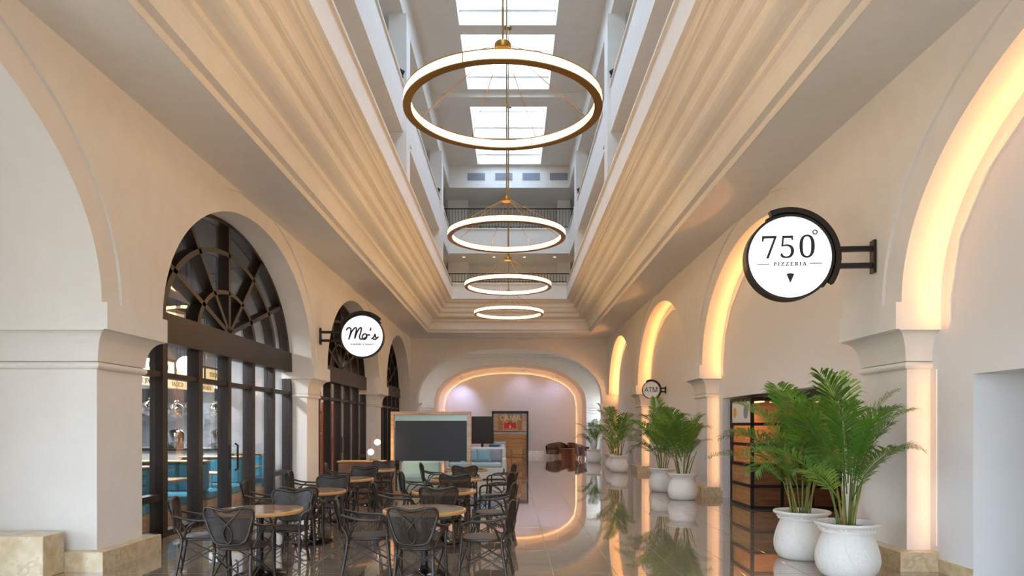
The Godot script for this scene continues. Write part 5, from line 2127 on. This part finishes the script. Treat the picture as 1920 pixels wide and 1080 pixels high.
		t.add_child(sp, true)
		sp.look_at_from_position(P(sx, sy - 0.34, 37.08), P(sx - 0.15, 2.6, 38.2), Vector3.RIGHT)
		sp.spot_angle = [48.0, 62.0, 62.0][k]
		sp.spot_angle_attenuation = 0.9
		sp.light_energy = [2.3, 0.8, 0.8][k]
		sp.light_color = c8(192, 202, 255)
		sp.light_size = 0.05
		sp.spot_range = 40
		sp.shadow_enabled = true
	# barrel armchairs and a round table
	var ac: Node3D = null
	var spots := [[2.12, 35.9, 2.8, "leftmost, turned half away"], [2.6, 37.2, 3.4, "behind the low round table"], [3.5, 34.2, -2.0, "beside the farthest plant pot"], [3.3, 36.6, -2.6, "in the corner under the far arch"]]
	for i in 4:
		var s: Array = spots[i]
		var lab: String = "brown leather barrel armchair at the far right, " + s[3]
		if ac == null:
			ac = thing("barrel_armchair", lab, "armchair", P(s[0], 0, s[1]), s[2], "brown barrel armchairs")
			m = MB.new()
			for k in 24:
				var q := []
				for e in [[k, 0], [k + 1, 0], [k + 1, 1], [k, 1]]:
					var a: float = lerpf(-0.55, PI + 0.55, e[0] / 24.0)
					q.append(a)
				var a0: float = q[0]
				var a1: float = q[1]
				for rr in [[0.4, 1.0], [0.32, -1.0]]:
					var h0 := 0.62 + 0.16 * maxf(0.0, sin(a0))
					var h1 := 0.62 + 0.16 * maxf(0.0, sin(a1))
					var c0 := Vector3(cos(a0), 0, sin(a0))
					var c1 := Vector3(cos(a1), 0, sin(a1))
					m.quad_n(c0 * rr[0] * 0.85 + Vector3.UP * 0.2, c1 * rr[0] * 0.85 + Vector3.UP * 0.2, c1 * rr[0] + Vector3.UP * h1, c0 * rr[0] + Vector3.UP * h0, c0 * rr[1], c1 * rr[1], c1 * rr[1], c0 * rr[1])
					if rr[1] > 0:
						m.quad(c0 * 0.4 + Vector3.UP * h0, c1 * 0.4 + Vector3.UP * h1, c1 * 0.32 + Vector3.UP * h1, c0 * 0.32 + Vector3.UP * h0, Vector3.UP)
			part("shell", m, M.leather, ac)
			m = MB.new()
			m.lathe([Vector2(0.0, 0.2), Vector2(0.33, 0.2), Vector2(0.34, 0.36), Vector2(0.31, 0.42), Vector2(0.0, 0.43)], 24)
			part("seat", m, M.leather, ac)
			for k in 4:
				var a := TAU * (k + 0.5) / 4.0
				m = MB.new()
				m.tube([Vector3(cos(a) * 0.27, 0.0, sin(a) * 0.27), Vector3(cos(a) * 0.2, 0.21, sin(a) * 0.2)], 0.014, 6)
				part("leg", m, M.chrome, ac)
		else:
			copy_of(ac, "barrel_armchair", lab, P(s[0], 0, s[1]), s[2])
	t = thing("drum_table", "low round brown wooden drum table between the barrel armchairs", "table", P(2.85, 0, 35.2))
	m = MB.new()
	m.lathe([Vector2(0.0, 0.0), Vector2(0.3, 0.0), Vector2(0.34, 0.1), Vector2(0.36, 0.4), Vector2(0.4, 0.47)], 28)
	part("drum", m, M.redwood, t)
	m = MB.new()
	m.lathe([Vector2(0.4, 0.47), Vector2(0.41, 0.49), Vector2(0.4, 0.51), Vector2(0.0, 0.51)], 28)
	part("table_top", m, M.walnut, t)
	# cash machine with a blue screen beyond the end arch
	t = thing("cash_machine", "white cash machine with glowing blue panels at the far right", "cash machine", P(4.62, 0, 34.4))
	m = MB.new()
	m.cbox(Vector3(0, 1.0, 0), Vector3(0.5, 2.0, 0.6), 0.02)
	part("body", m, M.white, t)
	m = MB.new()
	m.box(Vector3(0, 1.72, 0.305), Vector3(0.44, 0.4, 0.01))
	part("screen_header", m, M.blue_glow, t)
	m = MB.new()
	m.box(Vector3(0, 1.15, 0.305), Vector3(0.36, 0.34, 0.01))
	part("screen", m, M.blue_glow, t)
	m = MB.new()
	m.box(Vector3(0, 0.55, 0.305), Vector3(0.44, 0.5, 0.01))
	part("screen_lower", m, M.blue_dim, t)
	m = MB.new()
	m.cbox(Vector3(0, 0.88, 0.34), Vector3(0.4, 0.05, 0.12), 0.01)
	part("keypad", m, M.steel, t)
	area(t, P(4.62, 1.4, 34.05), Vector3(-0.3, 0, 1), 0.4, 0.8, c8(110, 140, 255), 0.12)

const RING_COL := Color(1.0, 0.78, 0.47)
const RING_E := 0.58

func _ready() -> void:
	# camera
	var cam := Camera3D.new()
	cam.name = "camera"
	add_child(cam)
	cam.position = Vector3(0, 1.7, 0)
	cam.projection = Camera3D.PROJECTION_FRUSTUM
	cam.near = 0.1
	cam.far = 200.0
	cam.size = 0.1 * 1080.0 / 1300.0
	cam.frustum_offset = Vector2(0.0, 0.1 * (797.0 - 540.0) / 1300.0)
	cam.current = true
	# sky and exposure
	var env := Environment.new()
	var sky := Sky.new()
	var sm := ProceduralSkyMaterial.new()
	sm.sky_top_color = c8(202, 228, 255)
	sm.sky_horizon_color = c8(228, 238, 250)
	sm.ground_bottom_color = c8(150, 150, 146)
	sm.ground_horizon_color = c8(206, 210, 214)
	sm.sky_energy_multiplier = 3.1
	sm.ground_energy_multiplier = 3.1
	sky.sky_material = sm
	env.background_mode = Environment.BG_SKY
	env.sky = sky
	env.tonemap_mode = Environment.TONE_MAPPER_LINEAR
	env.tonemap_exposure = 1.1
	env.sdfgi_enabled = true
	env.ssao_enabled = true
	env.ssil_enabled = true
	var we := WorldEnvironment.new()
	we.name = "world_environment"
	we.environment = env
	add_child(we)

	make_materials()
	M.warm_bulb = glow(c8(255, 236, 200), 3.0)
	M.cool_bulb = glow(c8(240, 246, 255), 1.3)
	M.menu_glow = glow(c8(255, 214, 130), 0.85)
	M.globe = glow(c8(255, 236, 206), 1.6)
	M.blue_glow = glow(c8(90, 130, 255), 1.0)
	M.blue_dim = glow(c8(60, 90, 220), 0.5)
	M.oak_gloss = textured(wood_tex(c8(140, 104, 76), c8(166, 128, 98), c8(182, 146, 114), 44), Vector3(0.8, 0.8, 0.8), 0.09, 0.0, 0.6, false)
	M.black_gloss = mat(c8(18, 17, 17), 0.15, 0.2)
	M.stem_a = mat(c8(96, 112, 40), 0.5)
	M.stem_b = mat(c8(150, 130, 66), 0.5)
	M.menu_white = mat(c8(228, 226, 220), 0.5)
	M.yellow = mat(c8(232, 180, 40), 0.5)
	M.crust = mat(c8(196, 128, 62), 0.7)
	M.mint_panel = mat(c8(196, 222, 208), 0.25)
	M.cream = mat(c8(226, 208, 170), 0.6)
	M.redwood = textured(wood_tex(c8(86, 38, 20), c8(122, 58, 32), c8(146, 76, 44), 51), Vector3(0.8, 0.8, 0.8), 0.35)
	M.orange_lit = mat(c8(206, 104, 52), 0.6)

	build_floor()
	build_left_wall()
	build_right_wall()
	build_end()
	build_ceiling()
	build_atrium()
	build_entrance()
	build_leds()
	storefront(1, "arched bronze shop front with fan light, nearest on the left", 9.4, 16.4, true)
	storefront(2, "arched bronze shop front with fan light behind the burger sign", 17.8, 24.8, true)
	storefront(3, "arched bronze shop front with fan light, farthest on the left", 26.2, 32.2, false)
	build_restaurant()
	build_rings()
	build_signs()
	build_cafe()
	build_palms()
	build_pizzeria()
	build_lounge()
